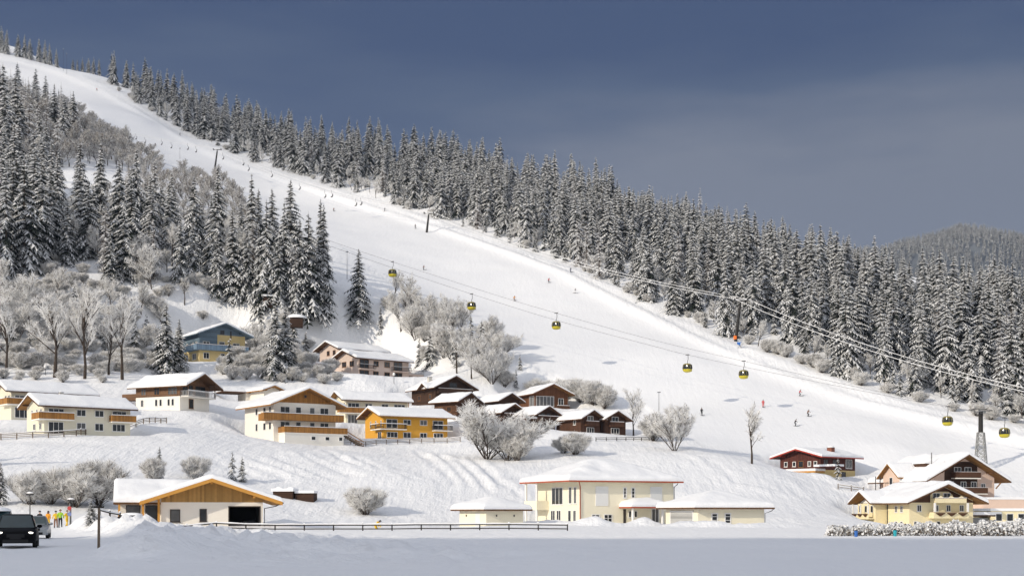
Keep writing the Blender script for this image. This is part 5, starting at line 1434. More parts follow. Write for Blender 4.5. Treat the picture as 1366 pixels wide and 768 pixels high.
# ------------------------------------------------------------------ lifts
M['yellowcab'] = mat('yellow_cabin_paint', (0.50, 0.42, 0.025), 0.35, 0.1, 1, spec=0.5)
M['olivecab'] = mat('olive_cabin_paint', (0.22, 0.18, 0.04), 0.4, 0.15, 1, spec=0.5)
M['steel'] = mat('galvanised_steel', (0.30, 0.30, 0.29), 0.55, 0.15, 3, metal=0.5)
M['pole'] = mat('dark_pylon', (0.022, 0.020, 0.018), 0.7, 0.25, 2)
M['rope'] = mat('wire_rope', (0.13, 0.13, 0.14), 0.6, 0.2, 2)
M['safety'] = mat('orange_padding', (0.75, 0.17, 0.03), 0.8, 0.1, 2)
M['bluepaint'] = mat('blue_paint', (0.03, 0.12, 0.38), 0.5, 0.1, 2)
M['teal'] = mat('teal_paint', (0.02, 0.30, 0.36), 0.5, 0.1, 2)

def on_line(px, A, B):
    """point of the plan line A-B that stands behind a photo column"""
    k = (px - CX) / FPX
    t = (k * A[1] - A[0]) / ((B[0] - A[0]) - k * (B[1] - A[1]))
    return A[0] + (B[0] - A[0]) * t, A[1] + (B[1] - A[1]) * t
def rope_pts(table, A, B):
    out = []
    for px, py in table:
        x, y = on_line(px, A, B); out.append(Vector((x, y, EYE + (HOR - py) / FPX * y)))
    return out
def smooth_pts(pts, n=8):
    out = []
    for i in range(len(pts) - 1):
        p0, p1, p2, p3 = pts[max(i - 1, 0)], pts[i], pts[i + 1], pts[min(i + 2, len(pts) - 1)]
        for k in range(n):
            t = k / n
            out.append(0.5 * ((2 * p1) + (p2 - p0) * t + (2 * p0 - 5 * p1 + 4 * p2 - p3) * t * t + (3 * p1 - p0 - 3 * p2 + p3) * t ** 3))
    out.append(pts[-1]); return out
def rope(name, label, pts, r, m, group=None):
    mb = MB(); mb.tube(smooth_pts(pts), r, M[m], 6, cap=False); o = mb.build(name)
    return tag(o, label, 'cable', group)
GA, GB = (-48.2, 390.0), (98.0, 296.0)
d_ = Vector((GB[0] - GA[0], GB[1] - GA[1], 0)).normalized(); nrm = Vector((d_.y, -d_.x, 0)); nrm = nrm if nrm.y < 0 else -nrm
GA2, GB2 = (GA[0] + nrm.x * 4.4, GA[1] + nrm.y * 4.4), (GB[0] + nrm.x * 4.4, GB[1] + nrm.y * 4.4)
R1 = rope_pts([(400, 306), (448, 324), (523, 349), (660, 393), (742, 417.5), (870, 453), (992, 481.5), (1130, 513), (1264, 541), (1312, 550), (1366, 562), (1460, 584)], GA, GB)
R2 = rope_pts([(400, 315), (451, 332), (523, 357), (629, 392), (742, 427), (870, 461), (917, 473), (1040, 499), (1180, 527), (1300, 549), (1340, 557), (1460, 585)], GA2, GB2)
rope('gondola_cable', 'thin dark gondola cable across the piste, the upper of the two', R1, .036, 'rope')
rope('gondola_cable', 'thin dark gondola cable across the piste, the lower of the two', R2, .036, 'rope')

def gondola_proto(label):
    t = thing('gondola_cabin', label, 'gondola', (0, 0, 0), math.atan2(d_.y, d_.x), 'gondola cabins over the piste')
    def lathe(mb, prof, m, n=20, sx=1.05, sy=.92):
        vs_ = []; fs_ = []
        for z, r in prof:
            for i in range(n):
                a = 6.2832 * i / n; c, s = math.cos(a), math.sin(a); e = .62
                vs_.append((sx * r * math.copysign(abs(c) ** e, c), sy * r * math.copysign(abs(s) ** e, s), z))
        for j in range(len(prof) - 1):
            for i in range(n): fs_.append((j * n + i, j * n + (i + 1) % n, (j + 1) * n + (i + 1) % n, (j + 1) * n + i))
        mb.mesh(vs_, fs_, M[m], True)
    q = MB(); lathe(q, [(-4.05, .05), (-4.05, .45), (-3.9, .78), (-3.60, .96), (-3.35, .99)], 'yellowcab'); body = q.build('cabin_shell', t)
    q = MB(); lathe(q, [(-3.35, .985), (-2.85, .97), (-2.35, .86)], 'glass'); q.build('window_band', t)
    q = MB(); lathe(q, [(-2.35, .89), (-2.2, .80), (-2.05, .55), (-2.0, .03)], 'olivecab'); q.build('cabin_roof', t)
    q = MB()
    for a in range(8):
        c, s = math.cos(a * .7854 + .39), math.sin(a * .7854 + .39); e = .62
        q.tube([(1.06 * 1.0 * math.copysign(abs(c) ** e, c), .93 * math.copysign(abs(s) ** e, s), -3.15), (1.06 * .875 * math.copysign(abs(c) ** e, c), .93 * .875 * math.copysign(abs(s) ** e, s), -2.33)], .05, M['olivecab'], 5)
    q.build('window_bars', t)
    q = MB(); q.tube([(0, 0, -2.05), (0, 0, -1.5), (0, .35, -1.1), (0, .35, -.25), (0, 0, 0)], .06, M['darkmetal'], 6); q.box(-.45, .45, -.08, .08, -.08, .10, M['darkmetal']); q.build('hanger', t)
    q = MB(); q.box(-.6, .6, .95, 1.05, -3.85, -3.2, M['darkmetal']); q.build('ski_rack', t)
    return t
GONS = [(523.5, 349, 1, 'gondola cabin farthest up the cable near the lone white spruce'), (629, 392, 2, 'gondola cabin hanging above the frosted trees, second from the upper end'), (742, 417.5, 1, 'gondola cabin with bright yellow underside in the middle of the piste, above the cabins'),
        (917, 473, 2, 'olive gondola cabin above the lower piste, left of a yellow one'), (992, 481.5, 1, 'yellow gondola cabin just below the orange padded pylon'), (1264, 542, 1, 'yellow gondola cabin left of the lattice tower'), (1340, 557, 2, 'gondola cabin right of the lattice tower')]
g0_ = None
for px, py, k, lab in GONS:
    x, y = on_line(px, GA if k == 1 else GA2, GB if k == 1 else GB2)
    loc = (x, y, EYE + (HOR - py) / FPX * y)
    if g0_ is None: g0_ = gondola_proto(lab); g0_.location = loc
    else: copy_tree(g0_, loc, label=lab)

def lattice_tower():
    x, y = on_line(1312, GA, GB); x += nrm.x * 2.2; y += nrm.y * 2.2
    zb = hgt(x, y); top = EYE + (HOR - 547) / FPX * y
    t = thing('lattice_tower', 'steel lattice tower with round mast head carrying the gondola cables', 'tower', (x, y, zb), math.atan2(d_.y, d_.x))
    h = top - zb; k = h * .62; q = MB()
    wb, wt = 1.15, .62
    c = [(-1, -1), (1, -1), (1, 1), (-1, 1)]
    for a, b in c: q.tube([(a * wb, b * wb, -.6), (a * wt, b * wt, k)], .10, M['steel'], 5)
    n = 6
    for i in range(n):
        z0, z1 = k * i / n, k * (i + 1) / n; w0, w1 = wb + (wt - wb) * i / n, wb + (wt - wb) * (i + 1) / n
        for j in range(4):
            a, b = c[j], c[(j + 1) % 4]
            q.tube([(a[0] * w0, a[1] * w0, z0), (b[0] * w1, b[1] * w1, z1)], .06, M['steel'], 4); q.tube([(b[0] * w0, b[1] * w0, z0), (a[0] * w1, a[1] * w1, z1)], .06, M['steel'], 4)
            q.tube([(a[0] * w1, a[1] * w1, z1), (b[0] * w1, b[1] * w1, z1)], .05, M['steel'], 4)
    q.build('lattice', t)
    q = MB(); q.tube([(0, 0, k), (0, 0, h - .2)], [.50, .45], M['pole'], 12); q.build('mast', t)
    q = MB(); q.box(-.3, .3, -3.0, 3.0, h - .35, h - .05, M['steel']); 
    for s in (-2.2, 2.2): q.box(-1.8, 1.8, s - .14, s + .14, h - .05, h + .15, M['darkmetal'])
    q.build('crossarm', t)
lattice_tower()

# chairlift
def pylon(px, by, tx, ty, label, pad=False):
    b = G(px, by); h = (by - ty) / FPX * b.y; dx = (tx - px) / FPX * b.y
    t = thing('lift_pylon', label, 'pylon', b, 0, 'pylons of the chairlift')
    q = MB(); q.tube([(0, 0, -.6), (dx, 0, h)], [.48, .30], M['pole'], 10); q.build('pole', t)
    q = MB(); q.box(dx - 2.1, dx + 2.1, -.15, .15, h - .05, h + .2, M['pole']); 
    for s in (-1.8, 1.8): q.box(dx + s - .12, dx + s + .12, -1.2, 1.2, h + .2, h + .45, M['darkmetal'])
    q.build('crossarm', t)
    q = MB(); q.box(dx - 2.15, dx + 2.15, -.2, .2, h + .22, h + .42, M['snow']); q.build('arm_snow', t)
    if pad:
        q = MB(); q.tube([(0, 0, .5), (.02, 0, 1.5)], .54, M['safety'], 12); q.build('safety_padding', t)
    return b + Vector((dx, 0, h + .5))
T1 = pylon(286, 228, 290, 200, 'dark chairlift pylon standing high on the piste, the uppermost')
T2 = pylon(569, 310, 572, 285, 'dark leaning chairlift pylon at the middle of the piste')
T3 = pylon(981, 455, 988, 401, 'dark chairlift pylon with an orange padded foot beside the wood', True)
T0 = P(40, 141, 770); T4 = P(1430, 533, 288)
def sag(a, b, s, n=14):
    return [a.lerp(b, i / n) - Vector((0, 0, s * 4 * (i / n) * (1 - i / n))) for i in range(n + 1)]
def offs(p, q, o):
    d = (q - p); d.z = 0; d.normalize(); return Vector((d.y, -d.x, 0)) * o
LIFT = []
for o in (-1.8, 1.8):
    pts = []
    for a, b, s in ((T0, T1, 2.2), (T1, T2, 3.6), (T2, T3, 3.2), (T3, T4, 2.4)):
        v = Vector((o, 0, 0)); seg = [p + v for p in sag(a, b, s)]
        pts += seg if not pts else seg[1:]
    LIFT.append(pts)
for pts, l in zip(LIFT, ('snow covered chairlift cable running down in front of the right wood, left strand', 'snow covered chairlift cable running down in front of the right wood, right strand')):
    mb = MB(); mb.tube(pts, .078, M['treesnow'], 6, cap=False); tag(mb.build('chairlift_cable'), l, 'cable')
def chair_proto():
    t = thing('lift_chair', 'empty chair of the chairlift hanging over the upper piste', 'chair', (0, 0, 0), 0, 'chairs of the chairlift')
    q = MB(); q.tube([(0, 0, 0), (0, .1, -1.2), (0, .55, -1.7), (0, .55, -2.6)], .06, M['darkmetal'], 5); q.tube([(-1.0, .55, -1.7), (1.0, .55, -1.7)], .05, M['darkmetal'], 5)
    for s in (-1, 1): q.tube([(s, .55, -1.7), (s, .5, -2.75), (s, -.1, -2.8)], .05, M['darkmetal'], 5)
    q.build('hanger', t)
    q = MB(); q.box(-1, 1, -.1, .5, -2.85, -2.75, M['black']); q.build('seat', t)
    q = MB(); q.box(-1, 1, .45, .55, -2.7, -2.05, M['black']); q.build('backrest', t)
    q = MB(); q.box(-.95, .95, -.05, .44, -2.746, -2.6, M['snow']); q.build('seat_snow', t)
    return t
ch0 = None
def cable_at(pts, px):
    for a, b in zip(pts[:-1], pts[1:]):
        ca, cb = CX + a.x / a.y * FPX, CX + b.x / b.y * FPX
        if ca <= px <= cb: return a.lerp(b, (px - ca) / (cb - ca))
for px, k in ((130, 0), (148, 1), (163, 0), (181, 1), (193, 0), (215, 1), (228, 0), (250, 1), (261, 0), (297, 0), (324, 1), (331, 0), (362, 1), (399, 0), (433, 0), (442, 1), (474, 0), (481, 1)):
    p = cable_at(LIFT[k], px)
    if p is None: continue
    if ch0 is None: ch0 = chair_proto(); ch0.location = p; ch0.rotation_euler = (0, 0, math.radians(-70))
    else: copy_tree(ch0, p)

# ------------------------------------------------------------------ people
M['skin'] = mat('skin', (0.55, 0.33, 0.25), 0.6, 0.06, 4)
CLO = {}
def cloth(c):
    if c not in CLO: CLO[c] = mat('cloth_%d' % len(CLO), c, 0.85, 0.12, 8, 0.2, 20)
    return CLO[c]
YEL, GRN, BLK, RED, BRN, NVY, ORG, GRY, WHT = (0.72, 0.46, 0.03), (0.30, 0.52, 0.05), (0.015, 0.015, 0.018), (0.55, 0.05, 0.05), (0.20, 0.09, 0.05), (0.02, 0.03, 0.09), (0.70, 0.30, 0.03), (0.2, 0.2, 0.21), (0.7, 0.7, 0.7)
POSES = {
 'stand': dict(pel=(0, 0, .95), che=(0, 0, 1.32), nec=(0, 0, 1.50), hea=(0, -.02, 1.66), el=(-.30, .03, 1.18), hl=(-.30, -.12, .95), er=(.30, .03, 1.18), hr=(.29, -.12, .96), kl=(-.12, -.02, .50), fl=(-.14, 0, .06), kr=(.12, -.02, .50), fr=(.15, -.02, .06)),
 'walk': dict(pel=(0, 0, .93), che=(0, -.04, 1.31), nec=(0, -.06, 1.49), hea=(0, -.09, 1.65), el=(-.29, .12, 1.16), hl=(-.28, .10, .92), er=(.29, -.16, 1.18), hr=(.25, -.32, 1.02), kl=(-.10, -.16, .52), fl=(-.11, -.24, .08), kr=(.10, .06, .48), fr=(.11, .28, .10)),
 'ski': dict(pel=(0, .16, .78), che=(0, -.06, 1.10), nec=(0, -.16, 1.25), hea=(0, -.22, 1.40), el=(-.36, -.14, 1.02), hl=(-.38, -.40, .92), er=(.36, -.14, 1.02), hr=(.38, -.40, .92), kl=(-.13, -.14, .46), fl=(-.13, .06, .10), kr=(.13, -.14, .46), fr=(.13, .06, .10)),
 'bend': dict(pel=(0, .12, .88), che=(0, -.20, 1.12), nec=(0, -.34, 1.20), hea=(0, -.46, 1.26), el=(-.26, -.30, .92), hl=(-.20, -.44, .68), er=(.26, -.30, .92), hr=(.20, -.44, .66), kl=(-.12, -.06, .48), fl=(-.14, .06, .06), kr=(.12, -.06, .48), fr=(.14, .06, .06))}
BODY = {}
def body_mesh(pose, jac, tro, boots, hood):
    key = (pose, jac, tro, boots, hood)
    if key in BODY: return BODY[key]
    p = {k: Vector(v) for k, v in POSES[pose].items()}
    names = ['pel', 'che', 'nec', 'hea', 'sl', 'el', 'hl', 'sr', 'er', 'hr', 'tl', 'kl', 'fl', 'tr', 'kr', 'fr', 'ol', 'orr']
    p['sl'] = p['che'] + Vector((-.19, 0, .10)); p['sr'] = p['che'] + Vector((.19, 0, .10))
    p['tl'] = p['pel'] + Vector((-.11, 0, -.06)); p['tr'] = p['pel'] + Vector((.11, 0, -.06))
    p['ol'] = p['fl'] + Vector((0, -.20, -.01)); p['orr'] = p['fr'] + Vector((0, -.20, -.01))
    rad = dict(pel=.155, che=.175, nec=.062, hea=.112, sl=.088, el=.062, hl=.050, sr=.088, er=.062, hr=.050, tl=.105, kl=.075, fl=.058, tr=.105, kr=.075, fr=.058, ol=.045, orr=.045)
    ed = [('pel', 'che'), ('che', 'nec'), ('nec', 'hea'), ('che', 'sl'), ('sl', 'el'), ('el', 'hl'), ('che', 'sr'), ('sr', 'er'), ('er', 'hr'), ('pel', 'tl'), ('tl', 'kl'), ('kl', 'fl'), ('fl', 'ol'), ('pel', 'tr'), ('tr', 'kr'), ('kr', 'fr'), ('fr', 'orr')]
    me = bpy.data.meshes.new('person_skeleton'); ix = {n: i for i, n in enumerate(names)}
    me.from_pydata([p[n] for n in names], [(ix[a], ix[b]) for a, b in ed], [])
    o = bpy.data.objects.new('person_skeleton', me); COL.objects.link(o)
    md = o.modifiers.new('skin', 'SKIN'); sd = me.skin_vertices[0].data
    for n in names: sd[ix[n]].radius = (rad[n], rad[n] * (.8 if n in ('pel', 'che') else 1))
    sd[0].use_root = True
    sb = o.modifiers.new('sub', 'SUBSURF'); sb.levels = 2; sb.render_levels = 2
    dg = bpy.context.evaluated_depsgraph_get(); dg.update()
    out = bpy.data.meshes.new_from_object(o.evaluated_get(dg)); out.name = 'person_body'
    bpy.data.objects.remove(o)
    out.materials.clear()
    for m in (cloth(jac), cloth(tro), cloth(boots), M['skin']): out.materials.append(m)
    segs = [(p[a], p[b], a, b) for a, b in ed]
    for f in out.polygons:
        c = f.center; best = min(segs, key=lambda s: (c - (s[0] + (s[1] - s[0]) * max(0, min(1, (c - s[0]).dot(s[1] - s[0]) / max(1e-9, (s[1] - s[0]).length_squared))))).length)
        a, b = best[2], best[3]
        k = 0
        if b == 'hea': k = 3
        elif a in ('tl', 'tr', 'kl', 'kr') or b in ('tl', 'tr'): k = 1
        elif b in ('ol', 'orr'): k = 2
        if a in ('kl', 'kr') and c.z < p['fl'].z + .14: k = 2
        f.material_index = k; f.use_smooth = True
    BODY[key] = out; return out
def person(label, loc, yaw, pose, jac, tro, hat=BLK, boots=BLK, skis=False, group=None, poles=False, tilt=(0, 0)):
    t = thing('skier' if skis else 'person', label, 'skier' if skis else 'person', loc, yaw, group)
    t.rotation_euler = (tilt[0], tilt[1], yaw)
    link('body', body_mesh(pose, jac, tro, boots, hat), t)
    h = Vector(POSES[pose]['hea'])
    q = MB(); q.ball(h + Vector((0, .015, .03)), .135, cloth(hat), 12, 6, (.95, 1.05, 1), zmin=-.15); q.build('helmet' if skis else 'hat', t)
    if skis:
        for s in ('fl', 'fr'):
            f = Vector(POSES[pose][s]); q = MB(); q.box(f.x - .05, f.x + .05, f.y - .95, f.y + .75, -.01, .03, cloth(BLK)); q.obox((f.x, f.y - 1.02, .08), (.05, 0, 0), (0, .10, -.06), (0, .006, .012), cloth(BLK)); q.build('ski', t)
        for s in ('hl', 'hr'):
            f = Vector(POSES[pose][s]); q = MB(); q.tube([f + Vector((0, -.05, .12)), f + Vector((math.copysign(.12, f.x), .55, -.62))], .016, cloth(GRY), 5); q.build('ski_pole', t)
    return t
SK = [ # column, row of the feet, jacket, trousers, turn, label
 (60,119,BLK,BLK,40,'dark skier alone high on the upper piste'), (129,121,RED,BLK,60,'dark red clothed skier at the top right edge of the piste'), (207,195,BLK,BLK,30,'dark skier beneath the chairs on the upper piste'),
 (240,181,NVY,BLK,60,'dark blue skier at the upper edge bank under the wood'), (445,282,BRN,BLK,50,'brown jacketed skier beyond the dark spruce clump'), (513,282,BLK,BLK,80,'black skier crouching near the edge bank, above the middle pylon'), (554,305,GRY,BLK,20,'grey skier standing close left of the leaning pylon'),
 (565,360,BRN,BLK,70,'brown clothed skier turning below the leaning pylon'), (686,401,ORG,BRN,30,'orange brown skier between two gondola cabins'), (732,377,RED,BLK,40,'skier in red and black below the edge bank'), (767,391,GRY,WHT,100,'pale grey skier leaning low near the edge of the piste'),
 (761,363,NVY,NVY,60,'dark navy skier on the bank at the wood edge'), (936,554,BLK,BLK,20,'black skier on the lower piste left of the slender birch'), (1018,543,RED,RED,10,'skier all in red above the slender birch'), (1067,528,RED,GRY,50,'skier in a red jacket and grey trousers, right of the all red one'),
 (1078,555,BRN,BLK,40,'brown and black skier on the lower right piste'), (1061,568,BLK,BLK,60,'black crouching skier lowest on the right piste')]
for px, by, j, t_, yw, lab in SK:
    g = G(px, by)
    if g is None: continue
    person(lab, g + Vector((0, 0, .02)), math.radians(yw), 'stand' if yw < 25 else 'ski', j, t_, skis=True, group='skiers on the piste')
def gp(px, Y, dz=0.0):
    x = (px - CX) / FPX * Y; return Vector((x, Y, hgt(x, Y) + dz))
ROADP = 'people walking on the snowy road'
person('person in an orange yellow ski suit walking on the road, farthest left of the walkers', gp(64, 148), math.radians(175), 'walk', ORG, YEL, BLK, BLK, group=ROADP)
person('person in yellow jacket and dark trousers half hidden behind the green jacket', gp(74.5, 147), math.radians(15), 'stand', YEL, BRN, BLK, group=ROADP)
person('person in bright green jacket and black trousers on the road', gp(80.5, 140), math.radians(185), 'stand', GRN, BLK, BRN, group=ROADP)
person('person in bright yellow suit leaning forward at the right of the road', gp(89, 147), math.radians(60), 'walk', YEL, YEL, BRN, BLK, group=ROADP)
person('person in black jacket behind the silver car', gp(53, 140), math.radians(170), 'stand', BLK, BLK, BLK, group=ROADP)
person('person in yellow jacket bending down behind the field fence', gp(502, 150, -.55), math.radians(70), 'bend', YEL, YEL, BLK)

# ------------------------------------------------------------------ cars
M['carblack'] = mat('black_car_paint', (0.004, 0.004, 0.005), 0.5, 0.2, 1, spec=0.06)
M['carsilver'] = mat('silver_car_paint', (0.36, 0.37, 0.38), 0.3, 0.1, 1, metal=0.5, spec=0.5)
M['cardark'] = mat('dark_grey_car_paint', (0.03, 0.032, 0.036), 0.25, 0.15, 1, spec=0.5)
M['carglass'] = mat('car_glass', (0.020, 0.040, 0.045), 0.08, 0.5, 1.2, spec=0.6)
M['tyre'] = mat('tyre_rubber', (0.012, 0.012, 0.012), 0.9, 0.2, 5)
M['plastic'] = mat('black_plastic', (0.012, 0.012, 0.013), 0.6, 0.2, 3)
M['headlamp'] = mat('lit_headlamp', (0.9, 0.9, 0.85), 0.2, 0.03, 3, emit=((1.0, 0.93, 0.80), 3.0))
M['lampglass'] = mat('headlamp_glass', (0.35, 0.35, 0.34), 0.12, 0.2, 4, spec=0.8)
M['amber'] = mat('amber_lens', (0.5, 0.17, 0.02), 0.3, 0.1, 3)
M['platewhite'] = mat('number_plate', (0.5, 0.5, 0.48), 0.6, 0.05, 3)
def car(label, loc, yaw, paint, H=1.5, W=1.8, L_=4.3, lit=False, snow=False, group='cars on and beside the road', name='car'):
    t = thing(name, label, 'car', loc, yaw, group); m = M[paint]; w = W / 2; hb = .56 * H + .06
    def loft(mb, secs, m_):
        n = len(secs[0]); vs_ = [p for s in secs for p in s]
        fs_ = [(i * n + j, i * n + (j + 1) % n, (i + 1) * n + (j + 1) % n, (i + 1) * n + j) for i in range(len(secs) - 1) for j in range(n)]
        mb.mesh(vs_, fs_, m_, True); mb.face(secs[0][::-1], m_); mb.face(secs[-1], m_)
    def sec(y, wb, wm, wt, z0, zm, zt):
        return [(-wb, y, z0), (-wm, y, z0 + .14), (-wm, y, zm), (-wm * .985, y, (zm + zt) / 2 + .03), (-wt, y, zt - .02), (-wt * .6, y, zt + .01), (wt * .6, y, zt + .01), (wt, y, zt - .02), (wm * .985, y, (zm + zt) / 2 + .03), (wm, y, zm), (wm, y, z0 + .14), (wb, y, z0)]
    q = MB(); a = -L_ / 2
    loft(q, [sec(a, w * .80, w * .86, w * .62, .26, .52, .62), sec(a + .10, w * .88, w * .94, w * .72, .22, .58, .74), sec(a + .35, w * .92, w * .985, w * .78, .22, .64, hb - .10), sec(a + 1.15, w * .94, w, w * .84, .24, .68, hb),
             sec(a + 2.3, w * .94, w, w * .90, .24, .70, hb + .02), sec(a + 3.5, w * .94, w, w * .88, .24, .70, hb + .03), sec(-a - .25, w * .92, w * .97, w * .84, .26, .66, hb + .02), sec(-a, w * .84, w * .90, w * .74, .36, .60, hb - .12)], m)
    body = q.build('body', t)
    def gs(y, wb, wt, zt, zb=hb - .03): return [(-wb, y, zb), (-wt, y, zt - .05), (-wt * .8, y, zt), (wt * .8, y, zt), (wt, y, zt - .05), (wb, y, zb)]
    q = MB(); wt = w * .74
    q.face([(-wt * .9, a + 1.75, H - .06), (-w * .86, a + 1.02, hb), (w * .86, a + 1.02, hb), (wt * .9, a + 1.75, H - .06)], M['carglass']); q.build('windscreen', t)
    q = MB(); loft(q, [gs(a + 1.06, w * .90, w * .87, hb + .03), gs(a + 1.80, w * .92, wt, H - .05), gs(a + 2.6, w * .92, wt, H), gs(a + 3.5, w * .90, wt * .98, H - .04), gs(-a - .18, w * .84, w * .78, hb + .12)], m)
    q.build('cabin', t)
    for s in (-1, 1):
        q = MB(); q.face([(s * (w * .925 + .004), a + 1.55, hb + .04), (s * (w * .925 + .004), a + 2.55, hb + .04), (s * (wt + .012), a + 2.5, H - .12), (s * (wt + .014), a + 1.95, H - .14)][::s], M['carglass']); q.face([(s * (w * .92 + .006), a + 2.63, hb + .04), (s * (w * .90 + .006), a + 3.6, hb + .04), (s * (wt + .010), a + 3.35, H - .13), (s * (wt + .012), a + 2.58, H - .12)][::s], M['carglass']); q.build('side_window', t)
        q = MB(); q.ball((s * (w + .10), a + 1.35, hb + .06), .12, m, 10, 6, (1, .6, .75)); q.tube([(s * w * .9, a + 1.38, hb + .0), (s * (w + .06), a + 1.36, hb + .04)], .03, M['plastic'], 5); q.build('wing_mirror', t)
        q = MB(); q.ball((s * w * .70, a + .14, .68), .135, M['headlamp'] if lit else M['lampglass'], 12, 6, (1.15, .55, .62)); hl = q.build('headlight', t)
        q = MB(); q.ball((s * w * .50, a + .13, .64), .11, M['lampglass'], 10, 6, (1.2, .5, .7)); q.ball((s * w * .86, a + .26, .66), .09, M['amber'], 10, 6, (.7, .9, .8)); q.build('lamp_lens', hl)
        for y in (a + .82, -a - .80):
            q = MB(); n = 20; R = .33
            pr = [(.24, -.10), (R - .03, -.11), (R, -.07), (R, .07), (R - .03, .11), (.24, .10)]
            vs_ = [(s * (w - .10) + o_, y + r * math.cos(6.2832 * i / n), R + r * math.sin(6.2832 * i / n)) for r, o_ in pr for i in range(n)]
            q.mesh(vs_, [(j * n + i, j * n + (i + 1) % n, (j + 1) * n + (i + 1) % n, (j + 1) * n + i) for j in range(5) for i in range(n)], M['tyre'], True); wh = q.build('wheel', t)
            q = MB(); q.tube([(s * (w - .19), y, R), (s * (w - .02), y, R)], [.24, .22], M['steel'], 14); q.build('rim', wh)
    q = MB(); q.box(-w * .42, w * .42, a - .03, a + .1, .50, .66, M['plastic']); q.build('grille', t)
    q = MB(); q.box(-w * .60, w * .60, a - .02, a + .12, .26, .40, M['plastic']); q.build('lower_intake', t)
    q = MB(); q.box(-.26, .26, a - .045, a - .02, .42, .50, M['plastic']); q.build('number_plate', t)
    if snow:
        q = MB(); q.ball((0, a + 2.6, H - .06), 1.0, M['snow'], 16, 6, (w * .80, 1.2, .26), zmin=0); q.ball((0, a + .75, hb - .05), .75, M['snow'], 14, 5, (w * .9, .75, .16), zmin=0); q.build('snow_cover', t)
    return t
car('black car with lit headlights driving towards the viewer on the snowy road', gp(23, 69), math.radians(17), 'carblack', lit=True, H=1.60, W=1.90)
car('silver car parked behind the black car with lit headlights', gp(47, 92), math.radians(16), 'carsilver', H=1.45)
car('dark car with thick snow on its roof at the left edge behind the black car', gp(-2, 88), math.radians(16), 'cardark', H=1.8, W=1.85, snow=True)
car('dark snow covered car parked in front of the white chalet', gp(181, 141), math.radians(82), 'carblack', H=1.42, snow=True)

# ------------------------------------------------------------------ fences, posts, lamps, hedge
def fence(name, label, pts, post_h=1.0, step=2.6, rails=(.45, .85), wood='fencewood', snow=True, pw=.07):
    L_ = [0.0]
    for a, b in zip(pts[:-1], pts[1:]): L_.append(L_[-1] + (b - a).length)
    n = max(2, int(L_[-1] / step)); ps = []
    for i in range(n + 1):
        d = L_[-1] * i / n; k = max(j for j in range(len(L_)) if L_[j] <= d + 1e-6); k = min(k, len(pts) - 2)
        p = pts[k].lerp(pts[k + 1], (d - L_[k]) / max(1e-6, L_[k + 1] - L_[k])); ps.append(Vector((p.x, p.y, hgt(p.x, p.y) + .02)))
    o = ps[0].copy(); t = thing(name, label, 'fence', o)
    for i, p in enumerate(ps):
        q = MB(); c = p - o; q.box(c.x - pw, c.x + pw, c.y - pw, c.y + pw, c.z - .4, c.z + post_h * (1 + .08 * math.sin(i * 7.3)), M[wood])
        po = q.build('post', t)
        if snow:
            q = MB(); q.ball((c.x, c.y, c.z + post_h * (1 + .08 * math.sin(i * 7.3))), pw * 1.9, M['snow'], 8, 4, (1, 1, .9), zmin=0); q.build('snow_cap', po)
    for r in rails:
        q = MB()
        for a, b in zip(ps[:-1], ps[1:]):
            a_, b_ = a - o + Vector((0, -pw - .02, r * post_h)), b - o + Vector((0, -pw - .02, r * post_h)); d = (b_ - a_); u = d.normalized()
            q.obox((a_ + b_) / 2, d * .505, u.cross(Vector((0, 0, 1))).normalized() * .03, (0, 0, .05), M[wood])
        q.build('rail', t)
        if snow and r == max(rails):
            q = MB()
            for a, b in zip(ps[:-1], ps[1:]):
                a_, b_ = a - o + Vector((0, -pw - .02, r * post_h + .10)), b - o + Vector((0, -pw - .02, r * post_h + .10))
                q.tube([a_, a_.lerp(b_, .5) + Vector((0, 0, .02)), b_], [.05, .075, .05], M['snow'], 6)
            q.build('rail_snow', t)
    return t
fence('field_fence', 'long low wooden rail fence with snow along the edge of the shaded field', [gp(168, 128), gp(300, 131), gp(480, 131), gp(620, 131), gp(757, 131)], .62, 2.55, (.25, .80), 'darkfence', pw=.055)
fence('garden_fence', 'brown rail fence curving round the slope in front of the near cream house', [G(-20, 586), G(60, 584), G(100, 582), G(150, 573), G(185, 568), G(222, 564)], 1.0, 2.4, (.35, .62, .88))
fence('garden_fence', 'brown rail fence on the slope edge below the orange gabled house', [G(336, 565), G(360, 577), G(385, 589), G(430, 592), G(468, 592)], 1.0, 2.4, (.35, .62, .88))
fence('garden_fence', 'brown rail fence on the slope edge below the bright orange house', [G(474, 594), G(520, 592), G(570, 590), G(614, 589)], 1.0, 2.4, (.35, .62, .88))
fence('road_rail', 'dark single rail beside the road in front of the white chalet', [gp(133, 134), gp(160, 136)], 1.3, 2.0, (.9,), 'darkfence')
fence('garden_fence', 'dark wire fence on the bank below the twin brown cabins', [G(795, 588), G(830, 588), G(866, 587)], .8, 2.0, (.4, .8), 'darkfence')
fence('garden_fence', 'small rail fence on the snow heap below the red house', [G(1118, 652), G(1140, 655), G(1152, 657)], 1.0, 2.0, (.4, .8), 'fencewood')
# snow stake by the road
b = gp(131.5, 60); t = thing('marker_post', 'weathered wooden post with short crossbar on the shaded snow bank', 'post', b)
q = MB(); q.tube([(0, 0, -.6), (.02, 0, 1.85)], [.065, .055], M['fencewood'], 8); q.build('post', t); q = MB(); q.box(-.20, .22, -.05, .05, 1.84, 1.92, M['darkfence']); q.build('crossbar', t)
